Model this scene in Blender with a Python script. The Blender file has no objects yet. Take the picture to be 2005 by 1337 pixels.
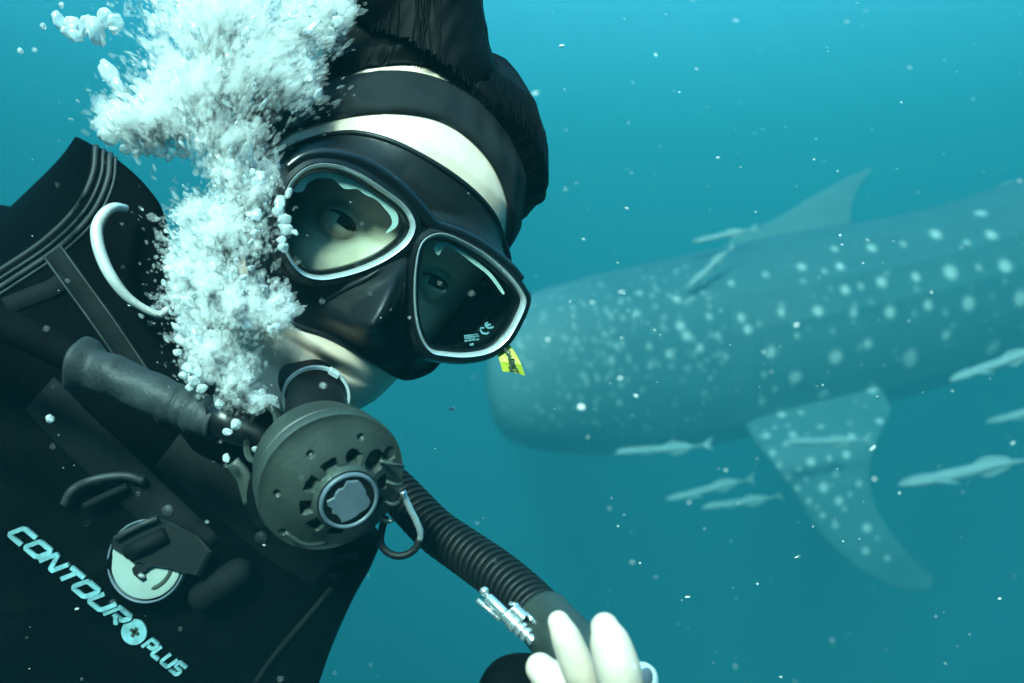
import bpy, bmesh, math, random
import numpy as np
from mathutils import Vector, Matrix, noise as mnoise
from mathutils.bvhtree import BVHTree

random.seed(7); RNG = np.random.default_rng(7)
S = bpy.context.scene
COL = S.collection
V = Vector

# ------------------------------------------------------------------ camera
FPX = 1736.0                                    # focal length in photo pixels (2005 wide)
cam = bpy.data.cameras.new('camera'); cam_o = bpy.data.objects.new('camera', cam); COL.objects.link(cam_o)
cam.sensor_width = 36; cam.lens = 36 * FPX / 2005; cam.clip_start = .02; cam.clip_end = 600
cam_o.rotation_euler = (math.pi / 2, 0, 0)
cam.dof.use_dof = True; cam.dof.focus_distance = .53; cam.dof.aperture_fstop = 8.5
S.camera = cam_o

# ------------------------------------------------------------------ daylight from above the sea
SUN_DIR = V((.19, .78, -.60)).normalized()
world = bpy.data.worlds.new('World'); S.world = world; world.use_nodes = True
wn = world.node_tree; wbg = wn.nodes['Background']
sky = wn.nodes.new('ShaderNodeTexSky'); sky.sky_type = 'NISHITA'; sky.sun_disc = False
sky.sun_elevation = math.asin(-SUN_DIR.z); sky.sun_rotation = math.atan2(-SUN_DIR.x, -SUN_DIR.y)
wn.links.new(sky.outputs[0], wbg.inputs[0]); wbg.inputs[1].default_value = .11
sun = bpy.data.lights.new('sun', 'SUN'); sun.energy = 5; sun.angle = math.radians(10); sun.color = (1, .77, .68)
sun_o = bpy.data.objects.new('sun', sun); COL.objects.link(sun_o)
sun_o.rotation_euler = SUN_DIR.to_track_quat('-Z', 'Y').to_euler()
S.view_settings.view_transform = 'Standard'; S.view_settings.look = 'None'
S.view_settings.exposure = 4.85; S.view_settings.gamma = 1
S.cycles.volume_bounces = 0; S.cycles.max_bounces = 9; S.cycles.transparent_max_bounces = 64
S.cycles.diffuse_bounces = 5; S.cycles.glossy_bounces = 3; S.cycles.transmission_bounces = 5
S.cycles.caustics_reflective = False; S.cycles.caustics_refractive = False
S.cycles.use_denoising = True

# ------------------------------------------------------------------ helpers
def at(px, py, d):
    return V((d * (px - 1002.5) / FPX, d, -d * (py - 668.5) / FPX))
def ray(px, py):
    return at(px, py, 1).normalized()

def link(o, parent=None):
    COL.objects.link(o)
    if parent is not None: o.parent = parent
    return o
def wloc(o):
    l = V((0, 0, 0))
    while o is not None: l = l + o.location; o = o.parent
    return l
def tag(o, label, cat=None, group=None, kind=None):
    if label: o['label'] = label
    if cat: o['category'] = cat
    if group: o['group'] = group
    if kind: o['kind'] = kind
    return o
def thing(name, loc, label, cat, group=None):
    o = bpy.data.objects.new(name, None); o.location = loc; o.empty_display_size = .02
    link(o); return tag(o, label, cat, group)

class MB:
    """collects vertices and faces of one mesh"""
    def __init__(s): s.v = []; s.f = []; s.m = []
    def add(s, vs, fs, mi=0):
        b = len(s.v); s.v += [tuple(p) for p in vs]
        s.f += [tuple(i + b for i in f) for f in fs]; s.m += [mi] * len(fs); return s
    def build(s, name, mats, parent=None, smooth=True, auto=None):
        return build(name, s.v, s.f, mats, parent, smooth, s.m, auto)
def build(name, vs, fs, mats, parent=None, smooth=True, mi=None, auto=None):
    a = np.array([tuple(p) for p in vs], float)
    c = (a.min(0) + a.max(0)) / 2
    me = bpy.data.meshes.new(name); me.from_pydata((a - c).tolist(), [], [tuple(f) for f in fs])
    if not isinstance(mats, (list, tuple)): mats = [mats]
    for m in mats: me.materials.append(m)
    if mi is not None and len(mats) > 1: me.polygons.foreach_set('material_index', mi)
    me.polygons.foreach_set('use_smooth', [smooth] * len(me.polygons))
    me.validate(); me.update()
    if auto is not None: me.set_sharp_from_angle(angle=math.radians(auto))
    o = bpy.data.objects.new(name, me); o.location = V(c) - (wloc(parent) if parent else V((0, 0, 0)))
    return link(o, parent)

def cr(pts, n, closed=False):
    """Catmull-Rom resample, even by arc length"""
    P = np.array([tuple(p) for p in pts], float)
    if closed: Q = np.vstack([P[-1], P, P[0], P[1]])
    else: Q = np.vstack([2 * P[0] - P[1], P, 2 * P[-1] - P[-2]])
    out = []; m = len(Q) - 3
    for i in range(m):
        p0, p1, p2, p3 = Q[i:i + 4]
        for t in np.linspace(0, 1, 24, endpoint=False):
            out.append(.5 * (2 * p1 + (p2 - p0) * t + (2 * p0 - 5 * p1 + 4 * p2 - p3) * t * t + (3 * p1 - p0 - 3 * p2 + p3) * t ** 3))
    out.append(Q[-2]); out = np.array(out)
    d = np.r_[0, np.cumsum(np.linalg.norm(np.diff(out, axis=0), axis=1))]
    s = np.linspace(0, d[-1], n + 1 if closed else n)
    if closed: s = s[:-1]
    return np.stack([np.interp(s, d, out[:, k]) for k in range(out.shape[1])], 1)

def frames(P, closed=False, up=None):
    P = [V(p) for p in P]; n = len(P); T = []
    for i in range(n):
        a = P[(i - 1) % n] if (closed or i > 0) else P[i]
        b = P[(i + 1) % n] if (closed or i < n - 1) else P[i]
        T.append((b - a).normalized())
    N = []; u = V(up) if up is not None else (V((0, 0, 1)) if abs(T[0].z) < .9 else V((1, 0, 0)))
    for i in range(n):
        if up is not None: u = V(up)
        u = (u - T[i] * u.dot(T[i])).normalized(); N.append(u.copy())
    B = [T[i].cross(N[i]) for i in range(n)]
    return P, T, N, B
def sweep(path, rad, seg=12, closed=False, up=None, prof=None, cap=True, flat=1.0):
    """tube (or profile) along a path; rad may be a number or one per point; flat squeezes the normal axis"""
    P, T, N, B = frames(path, closed, up); n = len(P)
    if prof is None: prof = [(math.cos(2 * math.pi * k / seg), math.sin(2 * math.pi * k / seg)) for k in range(seg)]
    k = len(prof); vs = []; fs = []
    for i in range(n):
        r = rad[i] if hasattr(rad, '__len__') else rad
        for (x, y) in prof: vs.append(P[i] + B[i] * (x * r) + N[i] * (y * r * flat))
    for i in range(n if closed else n - 1):
        j = (i + 1) % n
        for q in range(k):
            w = (q + 1) % k
            fs.append((i * k + q, i * k + w, j * k + w, j * k + q))
    if cap and not closed:
        fs.append(tuple(reversed(range(k)))); fs.append(tuple(range((n - 1) * k, n * k)))
    return vs, fs
def rounded(path, r0, n=40, seg=16):
    """tube with hemispherical ends; path [(p, r), ...]"""
    A = cr([tuple(p) + (r,) for p, r in path], n)
    P = [V(a[:3]) for a in A]; R = [a[3] for a in A]
    t0 = (P[0] - P[1]).normalized(); t1 = (P[-1] - P[-2]).normalized()
    pre = []; post = []
    for k in range(5):
        an = math.pi / 2 * (k + .3) / 5.3
        pre.append((P[0] + t0 * R[0] * math.cos(an), R[0] * math.sin(an)))
        post.append((P[-1] + t1 * R[-1] * math.cos(an), R[-1] * math.sin(an)))
    Q = pre + list(zip(P, R)) + post[::-1]
    return sweep([q[0] for q in Q], [q[1] for q in Q], seg)
RECT = [(-1, -1), (1, -1), (1, 1), (-1, 1)]
def strap(path, width, thick, up):
    pr = [(-1, -.6), (-.96, -1), (.96, -1), (1, -.6), (1, .6), (.96, 1), (-.96, 1), (-1, .6)]
    return sweep(path, width / 2, up=up, prof=pr, flat=thick / width)
def lathe(prof, c, ax, seg=48, ref=None, a0=0, a1=2 * math.pi):
    ax = V(ax).normalized(); ref = V(ref) if ref is not None else (V((0, 0, 1)) if abs(ax.z) < .9 else V((1, 0, 0)))
    X = (ref - ax * ref.dot(ax)).normalized(); Y = ax.cross(X); c = V(c); full = abs(a1 - a0 - 2 * math.pi) < 1e-6
    n = seg if full else seg + 1; vs = []; fs = []
    for k in range(n):
        a = a0 + (a1 - a0) * k / seg
        d = X * math.cos(a) + Y * math.sin(a)
        for r, h in prof: vs.append(c + d * r + ax * h)
    m = len(prof)
    for k in range(seg):
        j = (k + 1) % n
        for i in range(m - 1): fs.append((k * m + i, j * m + i, j * m + i + 1, k * m + i + 1))
    return vs, fs
def prism(pts, nrm, th, bev=0.0):
    """polygon extruded along nrm by th with a small chamfer on the front edge"""
    pts = [V(p) for p in pts]; n = len(pts); nrm = V(nrm).normalized(); c = sum(pts, V()) / n
    b = bev / max(1e-9, sum((p - c).length for p in pts) / n)
    r0 = pts; r1 = [p + nrm * (th - bev) for p in pts]; r2 = [c + (p - c) * (1 - b) + nrm * th for p in pts]
    vs = r0 + r1 + r2; fs = [tuple(reversed(range(n))), tuple(range(2 * n, 3 * n))]
    for r in (0, 1):
        for i in range(n):
            j = (i + 1) % n; fs.append((r * n + i, r * n + j, (r + 1) * n + j, (r + 1) * n + i))
    return vs, fs
def pillow(outline, hf, hb, nrm, n=160, rings=26, noise=0, nscale=8, p=2.2, centre=None):
    """stuffed shape over an outline: thick in the middle, closed at the seam"""
    P = cr(outline, n, True); c = np.array(centre if centre is not None else P.mean(0)); nrm = np.array(V(nrm).normalized())
    vs = []; fs = []
    def ring(s, h):
        for q in P:
            x = c + (q - c) * s
            d = 0
            if noise and s < .999:
                d = noise * mnoise.fractal(V(x) * nscale, 1, 2, 4) * (1 - s ** 6)
            vs.append(tuple(x + nrm * (h + d)))
    S_ = [math.sin(math.pi / 2 * k / rings) for k in range(1, rings + 1)]
    for s in S_: ring(s, hf * (1 - s ** p) ** (1 / p))
    for s in S_[-2::-1]: ring(s, -hb * (1 - s ** p) ** (1 / p))
    R = 2 * rings - 1
    for i in range(R - 1):
        for k in range(n):
            j = (k + 1) % n; fs.append((i * n + k, (i + 1) * n + k, (i + 1) * n + j, i * n + j))
    a = len(vs); vs.append(tuple(c + nrm * hf)); vs.append(tuple(c - nrm * hb))
    for k in range(n):
        j = (k + 1) % n
        fs.append((k, j, a)); fs.append(((R - 1) * n + j, (R - 1) * n + k, a + 1))
    return vs, fs
def bvh(o):
    me = o.data; l = wloc(o)
    return BVHTree.FromPolygons([v.co + l for v in me.vertices], [tuple(p.vertices) for p in me.polygons])
def onto(tree, px, py, off=0.0, fallback=.6):
    h = tree.ray_cast(V((0, 0, 0)), ray(px, py))
    if h[0] is None: return at(px, py, fallback)
    return h[0] - ray(px, py) * off
def inpoly(X, Y, P):
    c = np.zeros(X.shape, bool); n = len(P)
    for i in range(n):
        x1, y1 = P[i]; x2, y2 = P[(i + 1) % n]
        if y1 == y2: continue
        c ^= ((y1 > Y) != (y2 > Y)) & (X < (x2 - x1) * (Y - y1) / (y2 - y1) + x1)
    return c
def dpoly(X, Y, P):
    d = np.full(X.shape, 9.)
    for i in range(len(P)):
        a = P[i]; b = P[(i + 1) % len(P)]; ab = b - a; L = ab @ ab + 1e-12
        t = np.clip(((X - a[0]) * ab[0] + (Y - a[1]) * ab[1]) / L, 0, 1)
        d = np.minimum(d, np.hypot(X - a[0] - t * ab[0], Y - a[1] - t * ab[1]))
    return d
def sstep(x): x = np.clip(x, 0, 1); return x * x * (3 - 2 * x)

# ------------------------------------------------------------------ materials
def mat(name, col, rough=.5, metal=0, spec=.5, var=.25, vscale=40, bump=0, bscale=300, coat=0, alpha=1, trans=0, sss=0, col2=None):
    m = bpy.data.materials.new(name); m.use_nodes = True; n = m.node_tree.nodes; l = m.node_tree.links
    b = n['Principled BSDF']; b.inputs['Roughness'].default_value = rough; b.inputs['Metallic'].default_value = metal
    b.inputs['Specular IOR Level'].default_value = spec; b.inputs['Coat Weight'].default_value = coat
    b.inputs['Alpha'].default_value = alpha; b.inputs['Transmission Weight'].default_value = trans
    if sss:
        b.inputs['Subsurface Weight'].default_value = sss; b.inputs['Subsurface Radius'].default_value = (.01, .004, .002); b.inputs['Subsurface Scale'].default_value = .4
    tc = n.new('ShaderNodeTexCoord'); nz = n.new('ShaderNodeTexNoise'); nz.inputs['Scale'].default_value = vscale; nz.inputs['Detail'].default_value = 6
    l.new(tc.outputs['Object'], nz.inputs['Vector'])
    mx = n.new('ShaderNodeMix'); mx.data_type = 'RGBA'
    c2 = col2 if col2 else [max(0, c * (1 - var)) for c in col]
    c1 = col if col2 else [min(1, c * (1 + var)) for c in col]
    mx.inputs['A'].default_value = (*c2, 1); mx.inputs['B'].default_value = (*c1, 1)
    rp = n.new('ShaderNodeMapRange'); rp.inputs['From Min'].default_value = .3; rp.inputs['From Max'].default_value = .7
    l.new(nz.outputs['Fac'], rp.inputs['Value']); l.new(rp.outputs['Result'], mx.inputs['Factor'])
    l.new(mx.outputs['Result'], b.inputs['Base Color'])
    if bump:
        n2 = n.new('ShaderNodeTexNoise'); n2.inputs['Scale'].default_value = bscale; n2.inputs['Detail'].default_value = 4
        l.new(tc.outputs['Object'], n2.inputs['Vector'])
        bp = n.new('ShaderNodeBump'); bp.inputs['Strength'].default_value = bump; bp.inputs['Distance'].default_value = .001
        l.new(n2.outputs['Fac'], bp.inputs['Height']); l.new(bp.outputs['Normal'], b.inputs['Normal'])
    return m
M = {}
M['skin'] = mat('skin', (.74, .56, .45), .45, var=.10, vscale=60, bump=.15, bscale=900, sss=.12)
M['nail'] = mat('nail', (.80, .58, .50), .25, var=.06, vscale=200)
M['lip'] = mat('lip', (.62, .32, .28), .4, var=.1)
M['sclera'] = mat('sclera', (.75, .74, .70), .15, var=.05)
M['iris'] = mat('iris', (.035, .02, .012), .1, var=.4, vscale=400)
M['pupil'] = mat('pupil', (.004, .004, .004), .05, var=0)
M['hair'] = mat('hair', (.0012, .0013, .0016), .62, var=.4, vscale=200, spec=.08)
M['lash'] = mat('lash', (.02, .015, .012), .6)
M['neoprene'] = mat('neoprene', (.0008, .0010, .0012), .75, var=.3, vscale=80, bump=.3, bscale=1500, spec=.03)
M['band'] = mat('headband_cloth', (.0065, .0085, .0095), .8, var=.25, vscale=60, bump=.4, bscale=1800, spec=.25)
M['nylon'] = mat('nylon', (.0004, .0006, .0007), .7, var=.4, vscale=30, bump=.5, bscale=900, spec=.03)
M['webbing'] = mat('webbing', (.0030, .0040, .0044), .65, var=.3, vscale=120, bump=.7, bscale=1600, spec=.15)
M['piping'] = mat('piping', (.012, .0145, .0155), .6, var=.25, vscale=100)
M['silicone'] = mat('silicone', (.006, .0075, .0085), .45, var=.2, vscale=50, bump=.08, bscale=500, spec=.3)
M['frame'] = mat('mask_plastic', (.003, .0034, .0038), .28, var=.2, coat=.2)
M['rim'] = mat('polished_rim', (.55, .60, .62), .28, metal=.55, var=.08)
M['steel'] = mat('steel', (.74, .75, .74), .24, metal=.82, var=.08, vscale=90)
M['ring'] = mat('ring_steel', (.86, .87, .84), .3, metal=.45, var=.06)
M['plastic'] = mat('black_plastic', (.0035, .004, .004), .35, var=.25, vscale=90)
M['olive'] = mat('olive_plastic', (.031, .041, .034), .5, var=.35, vscale=38, bump=.3, bscale=420)
M['blue_grey'] = mat('blue_grey_plastic', (.10, .13, .16), .45, var=.15, vscale=90)
M['hose_rubber'] = mat('hose_rubber', (.0018, .0023, .0026), .75, var=.4, vscale=40, bump=.4, bscale=260, spec=.03)
M['rubber'] = mat('rubber', (.0035, .004, .0042), .55, var=.3, vscale=60, bump=.2, bscale=600, spec=.3)
M['sleeve'] = mat('grey_rubber', (.024, .030, .031), .55, var=.45, vscale=30, bump=.6, bscale=320, spec=.3)
M['clear'] = mat('clear_rubber', (.60, .64, .66), .3, var=.1)
M['silver_print'] = mat('silver_print', (.15, .31, .34), .5, var=.35, vscale=150)
M['silver'] = mat('brushed_silver', (.30, .36, .33), .45, metal=.15, var=.12, vscale=30)
M['yellow'] = mat('yellow_tape', (.42, .46, .03), .5, var=.12, vscale=80)
M['ink'] = mat('ink', (.02, .03, .02), .6)
M['lens_band'] = mat('pale_band', (.70, .80, .80), .6, var=.1, vscale=200, alpha=.85)
M['button'] = mat('pale_button', (.50, .56, .58), .4, var=.1)
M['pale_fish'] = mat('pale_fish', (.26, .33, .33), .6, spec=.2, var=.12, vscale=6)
M['speck'] = mat('speck', (.85, .85, .82), .5, var=.1)

def lens_material():
    m = bpy.data.materials.new('lens_glass'); m.use_nodes = True; n = m.node_tree.nodes; l = m.node_tree.links; n.clear()
    o = n.new('ShaderNodeOutputMaterial'); t = n.new('ShaderNodeBsdfTransparent'); t.inputs[0].default_value = (.88, .93, .91, 1)
    g = n.new('ShaderNodeBsdfGlossy'); g.inputs['Roughness'].default_value = .06
    f = n.new('ShaderNodeFresnel'); f.inputs['IOR'].default_value = 1.35; mx = n.new('ShaderNodeMixShader')
    ge = n.new('ShaderNodeNewGeometry'); iv = n.new('ShaderNodeMath'); iv.operation = 'SUBTRACT'; iv.inputs[0].default_value = 1; l.new(ge.outputs['Backfacing'], iv.inputs[1])
    ml = n.new('ShaderNodeMath'); ml.operation = 'MULTIPLY'; l.new(f.outputs[0], ml.inputs[0]); l.new(iv.outputs[0], ml.inputs[1])
    l.new(ml.outputs[0], mx.inputs[0]); l.new(t.outputs[0], mx.inputs[1]); l.new(g.outputs[0], mx.inputs[2]); l.new(mx.outputs[0], o.inputs[0])
    return m
M['lens'] = lens_material()
def bubble_material(name, alpha, rough):
    """foam of air in water: bright scattering inside, silvery skin, edges thin enough to see through"""
    m = bpy.data.materials.new(name); m.use_nodes = True; n = m.node_tree.nodes; l = m.node_tree.links; n.clear()
    o = n.new('ShaderNodeOutputMaterial')
    d = n.new('ShaderNodeBsdfDiffuse'); d.inputs[0].default_value = (.93, .97, .98, 1)
    tl = n.new('ShaderNodeBsdfTranslucent'); tl.inputs[0].default_value = (.90, .97, .98, 1)
    g = n.new('ShaderNodeBsdfGlossy'); g.inputs['Roughness'].default_value = rough; g.inputs[0].default_value = (.95, .97, 1, 1)
    tr = n.new('ShaderNodeBsdfTransparent')
    a = n.new('ShaderNodeMixShader'); a.inputs[0].default_value = .2; l.new(d.outputs[0], a.inputs[1]); l.new(tl.outputs[0], a.inputs[2])
    lw = n.new('ShaderNodeLayerWeight'); lw.inputs[0].default_value = .12
    b = n.new('ShaderNodeMixShader'); l.new(lw.outputs['Fresnel'], b.inputs[0]); l.new(a.outputs[0], b.inputs[1]); l.new(g.outputs[0], b.inputs[2])
    tc = n.new('ShaderNodeTexCoord'); nz = n.new('ShaderNodeTexNoise'); nz.inputs['Scale'].default_value = 90; nz.inputs['Detail'].default_value = 5
    l.new(tc.outputs['Object'], nz.inputs['Vector'])
    mr = n.new('ShaderNodeMapRange'); mr.inputs['From Min'].default_value = .38; mr.inputs['From Max'].default_value = .62
    mr.inputs['To Min'].default_value = alpha * (1 if alpha > .95 else .4); mr.inputs['To Max'].default_value = alpha; l.new(nz.outputs['Fac'], mr.inputs['Value'])
    c = n.new('ShaderNodeMixShader'); l.new(mr.outputs[0], c.inputs[0]); l.new(tr.outputs[0], c.inputs[1]); l.new(b.outputs[0], c.inputs[2])
    l.new(c.outputs[0], o.inputs[0])
    return m
M['foam'] = bubble_material('bubble_foam', .30, .25)
def clear_bubble():
    m = bpy.data.materials.new('clear_bubble'); m.use_nodes = True; n = m.node_tree.nodes; l = m.node_tree.links; n.clear()
    o = n.new('ShaderNodeOutputMaterial'); d = n.new('ShaderNodeBsdfDiffuse'); d.inputs[0].default_value = (.9, .97, .98, 1)
    g = n.new('ShaderNodeBsdfGlossy'); g.inputs['Roughness'].default_value = .1; tr = n.new('ShaderNodeBsdfTransparent'); tr.inputs[0].default_value = (.93, .98, 1, 1)
    lw = n.new('ShaderNodeLayerWeight'); lw.inputs[0].default_value = .55
    tc = n.new('ShaderNodeTexCoord'); nz = n.new('ShaderNodeTexNoise'); nz.inputs['Scale'].default_value = 120; nz.inputs['Detail'].default_value = 3; l.new(tc.outputs['Object'], nz.inputs['Vector'])
    mr = n.new('ShaderNodeMapRange'); mr.inputs['From Min'].default_value = .35; mr.inputs['From Max'].default_value = .65; mr.inputs['To Min'].default_value = .05; mr.inputs['To Max'].default_value = .55; l.new(nz.outputs['Fac'], mr.inputs['Value'])
    a = n.new('ShaderNodeMixShader'); l.new(mr.outputs[0], a.inputs[0]); l.new(tr.outputs[0], a.inputs[1]); l.new(d.outputs[0], a.inputs[2])
    b = n.new('ShaderNodeMixShader'); l.new(lw.outputs['Facing'], b.inputs[0]); l.new(a.outputs[0], b.inputs[1])
    c = n.new('ShaderNodeMixShader'); c.inputs[0].default_value = .45; l.new(g.outputs[0], c.inputs[1]); l.new(d.outputs[0], c.inputs[2]); l.new(c.outputs[0], b.inputs[2])
    l.new(b.outputs[0], o.inputs[0]); return m
M['froth'] = bubble_material('bubble_froth', .17, .3)
M['bubble'] = clear_bubble()

# ------------------------------------------------------------------ the sea water: one closed box of hazy water
bm = bmesh.new(); bmesh.ops.create_cube(bm, size=1); me = bpy.data.meshes.new('haze'); bm.to_mesh(me); bm.free()
haze = bpy.data.objects.new('haze', me); haze.scale = (220, 220, 54); haze.location = (0, 0, 17 - 27); link(haze)
tag(haze, 'blue green hazy sea water filling the whole picture', 'water', kind='stuff')
hm = bpy.data.materials.new('sea_water'); hm.use_nodes = True; hn = hm.node_tree; hn.nodes.clear()
ho = hn.nodes.new('ShaderNodeOutputMaterial'); hv = hn.nodes.new('ShaderNodeVolumePrincipled')
hv.inputs['Color'].default_value = (.018, .170, .222, 1); hv.inputs['Density'].default_value = .09; hv.inputs['Anisotropy'].default_value = -.28
ha = hn.nodes.new('ShaderNodeVolumeAbsorption'); ha.inputs[0].default_value = (0, 1, 1, 1); ha.inputs[1].default_value = .027
hs = hn.nodes.new('ShaderNodeAddShader'); hn.links.new(hv.outputs[0], hs.inputs[0]); hn.links.new(ha.outputs[0], hs.inputs[1])
hn.links.new(hs.outputs[0], ho.inputs['Volume']); me.materials.append(hm)

# ------------------------------------------------------------------ whale shark
def fin_loft(lead, trail, depth, th, ns, nc):
    A, B = cr([at(x, y, depth(k / (len(lead) - 1))) for k, (x, y) in enumerate(lead)], ns), cr([at(x, y, depth(k / (len(trail) - 1))) for k, (x, y) in enumerate(trail)], ns)
    vs = []; fs = []; m = 2 * nc
    for i in range(ns):
        c = B[i] - A[i]; ch = np.linalg.norm(c); t_ = (A[min(ns - 1, i + 1)] + B[min(ns - 1, i + 1)]) - (A[max(0, i - 1)] + B[max(0, i - 1)])
        n_ = np.cross(c, t_); n_ /= np.linalg.norm(n_) + 1e-9
        for k in range(m):
            x = k / nc if k < nc else 2 - k / nc
            h = min(th, ch * .12) * 2.6 * (math.sqrt(x + 1e-6) * (1 - x)) * (1 if k < nc else -1) * (1 - .6 * i / ns)
            vs.append(tuple(A[i] + c * x + n_ * h))
    for i in range(ns - 1):
        for k in range(m):
            j = (k + 1) % m; fs.append((i * m + k, i * m + j, (i + 1) * m + j, (i + 1) * m + k))
    fs.append(tuple(range(m))); fs.append(tuple(reversed(range((ns - 1) * m, ns * m))))
    return vs, fs
def shark():
    K = 1.6
    st = [(952, 716, 742, 6.75, .18), (955, 690, 765, 6.76, .40), (962, 652, 806, 6.8, .60), (985, 612, 848, 6.85, .72), (1030, 580, 872, 6.9, .80), (1100, 556, 884, 6.95, .84),
          (1200, 530, 888, 7.0, .82), (1300, 508, 884, 7.05, .78), (1400, 487, 868, 7.1, .74), (1500, 466, 846, 7.15, .72), (1600, 448, 822, 7.2, .71), (1700, 432, 796, 7.3, .70),
          (1800, 412, 768, 7.4, .69), (1900, 384, 738, 7.5, .67), (2005, 345, 706, 7.6, .64), (2200, 290, 630, 7.9, .52), (2500, 240, 520, 8.3, .36), (2900, 215, 370, 8.9, .18), (3250, 190, 255, 9.4, .08), (3330, 215, 225, 9.5, .02)]
    A = np.array(st, float); A[:, 3:] *= K
    d = np.r_[0, np.cumsum(np.hypot(np.diff(A[:, 0]), .5 * np.diff(A[:, 1])))]
    ss = np.r_[np.linspace(0, np.interp(2060, A[:, 0], d), 330), np.linspace(np.interp(2070, A[:, 0], d), d[-1], 70)]
    B = cr(A, 1200); dB = np.r_[0, np.cumsum(np.hypot(np.diff(B[:, 0]), .5 * np.diff(B[:, 1])))]; dB *= d[-1] / dB[-1]
    B = np.stack([np.interp(ss, dB, B[:, k]) for k in range(5)], 1)
    nseg = 230; vs = []; fs = []
    for (x, t, b, dp, hw) in B:
        c = at(x, (t + b) / 2, dp); hh = dp * (b - t) / 2 / FPX
        flat = max(0., 1 - max(0, x - 1000) / 500)
        for k in range(nseg):
            a = 2 * math.pi * k / nseg; ca, sa = math.cos(a), math.sin(a)
            e = 2 / (2.0 + .5 * flat)
            y = math.copysign(abs(ca) ** e, ca); z = math.copysign(abs(sa) ** e, sa)
            # three faint keels along the flank
            kk = 0 if x < 1350 else .012 * K * sum(math.exp(-((sa - q) / .05) ** 2) for q in (.75, .45, .12)) * min(1, (x - 1350) / 200)
            if 1385 < x < 1500 and -.75 < sa < .45 and ca < 0: kk -= .035 * K * math.cos((x - 1390) / 22 * 2 * math.pi) ** 8 * (1 - ((sa + .15) / .6) ** 2)
            vs.append((c.x, c.y + y * (hw + kk), c.z + z * (hh + kk)))
    n = len(B)
    for i in range(n - 1):
        for k in range(nseg):
            j = (k + 1) % nseg; fs.append((i * nseg + k, (i + 1) * nseg + k, (i + 1) * nseg + j, i * nseg + j))
    fs.append(tuple(range(nseg))); fs.append(tuple(reversed(range((n - 1) * nseg, n * nseg))))
    mb = MB().add(vs, fs)
    # near pectoral fin
    mb.add(*fin_loft([(1440, 790), (1462, 842), (1502, 897), (1555, 966), (1606, 1046), (1676, 1110), (1752, 1150), (1818, 1153)], [(1715, 745), (1743, 797), (1722, 850), (1704, 905), (1704, 955), (1724, 1012), (1768, 1072), (1829, 1133)], lambda t: (6.85 - .50 * min(1, t / .32) - .15 * t) * K, .06 * K, 170, 90))
    # far pectoral fin raised beyond the back
    mb.add(*fin_loft([(1390, 500), (1450, 458), (1520, 426), (1590, 384), (1650, 352), (1708, 326)], [(1730, 490), (1672, 445), (1668, 410), (1676, 380), (1690, 352), (1711, 328)], lambda t: (7.3 + .3 * t) * K, .04 * K, 90, 50))
    # dorsal and tail fins lie beyond the picture's right edge
    o = [(2350, 290), (2480, 110), (2540, 60), (2530, 160), (2580, 260)]
    mb.add(*pillow([at(x, y, 8.1 * K) for x, y in o], .05, .05, (0, -1, 0), n=60, rings=10))
    o = [(3230, 225), (3420, 20), (3560, -160), (3500, 60), (3440, 220), (3490, 400), (3400, 330)]
    mb.add(*pillow([at(x, y, 9.4 * K) for x, y in o], .05, .05, (0, -1, 0), n=80, rings=12))
    m = bpy.data.materials.new('whale_shark_skin'); m.use_nodes = True; nd = m.node_tree.nodes; l = m.node_tree.links
    b = nd['Principled BSDF']; b.inputs['Roughness'].default_value = .6; b.inputs['Specular IOR Level'].default_value = .3
    at_ = nd.new('ShaderNodeAttribute'); at_.attribute_name = 'spot'
    tc = nd.new('ShaderNodeTexCoord'); nz = nd.new('ShaderNodeTexNoise'); nz.inputs['Scale'].default_value = 3.2; nz.inputs['Detail'].default_value = 6; l.new(tc.outputs['Object'], nz.inputs['Vector'])
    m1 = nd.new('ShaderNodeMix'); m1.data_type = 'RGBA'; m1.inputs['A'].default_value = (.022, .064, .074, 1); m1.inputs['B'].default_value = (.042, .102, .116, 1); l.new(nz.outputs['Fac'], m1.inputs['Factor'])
    a2 = nd.new('ShaderNodeAttribute'); a2.attribute_name = 'pale'
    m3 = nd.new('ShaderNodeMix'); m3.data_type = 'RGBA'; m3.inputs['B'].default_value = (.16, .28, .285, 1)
    l.new(a2.outputs['Fac'], m3.inputs['Factor']); l.new(m1.outputs['Result'], m3.inputs['A'])
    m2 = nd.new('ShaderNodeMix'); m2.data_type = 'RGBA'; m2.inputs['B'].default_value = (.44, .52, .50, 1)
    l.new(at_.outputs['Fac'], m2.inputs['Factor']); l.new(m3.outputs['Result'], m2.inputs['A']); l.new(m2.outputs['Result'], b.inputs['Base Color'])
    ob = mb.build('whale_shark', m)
    tag(ob, 'huge white spotted whale shark swimming behind the diver in hazy water', 'whale shark')
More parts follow.
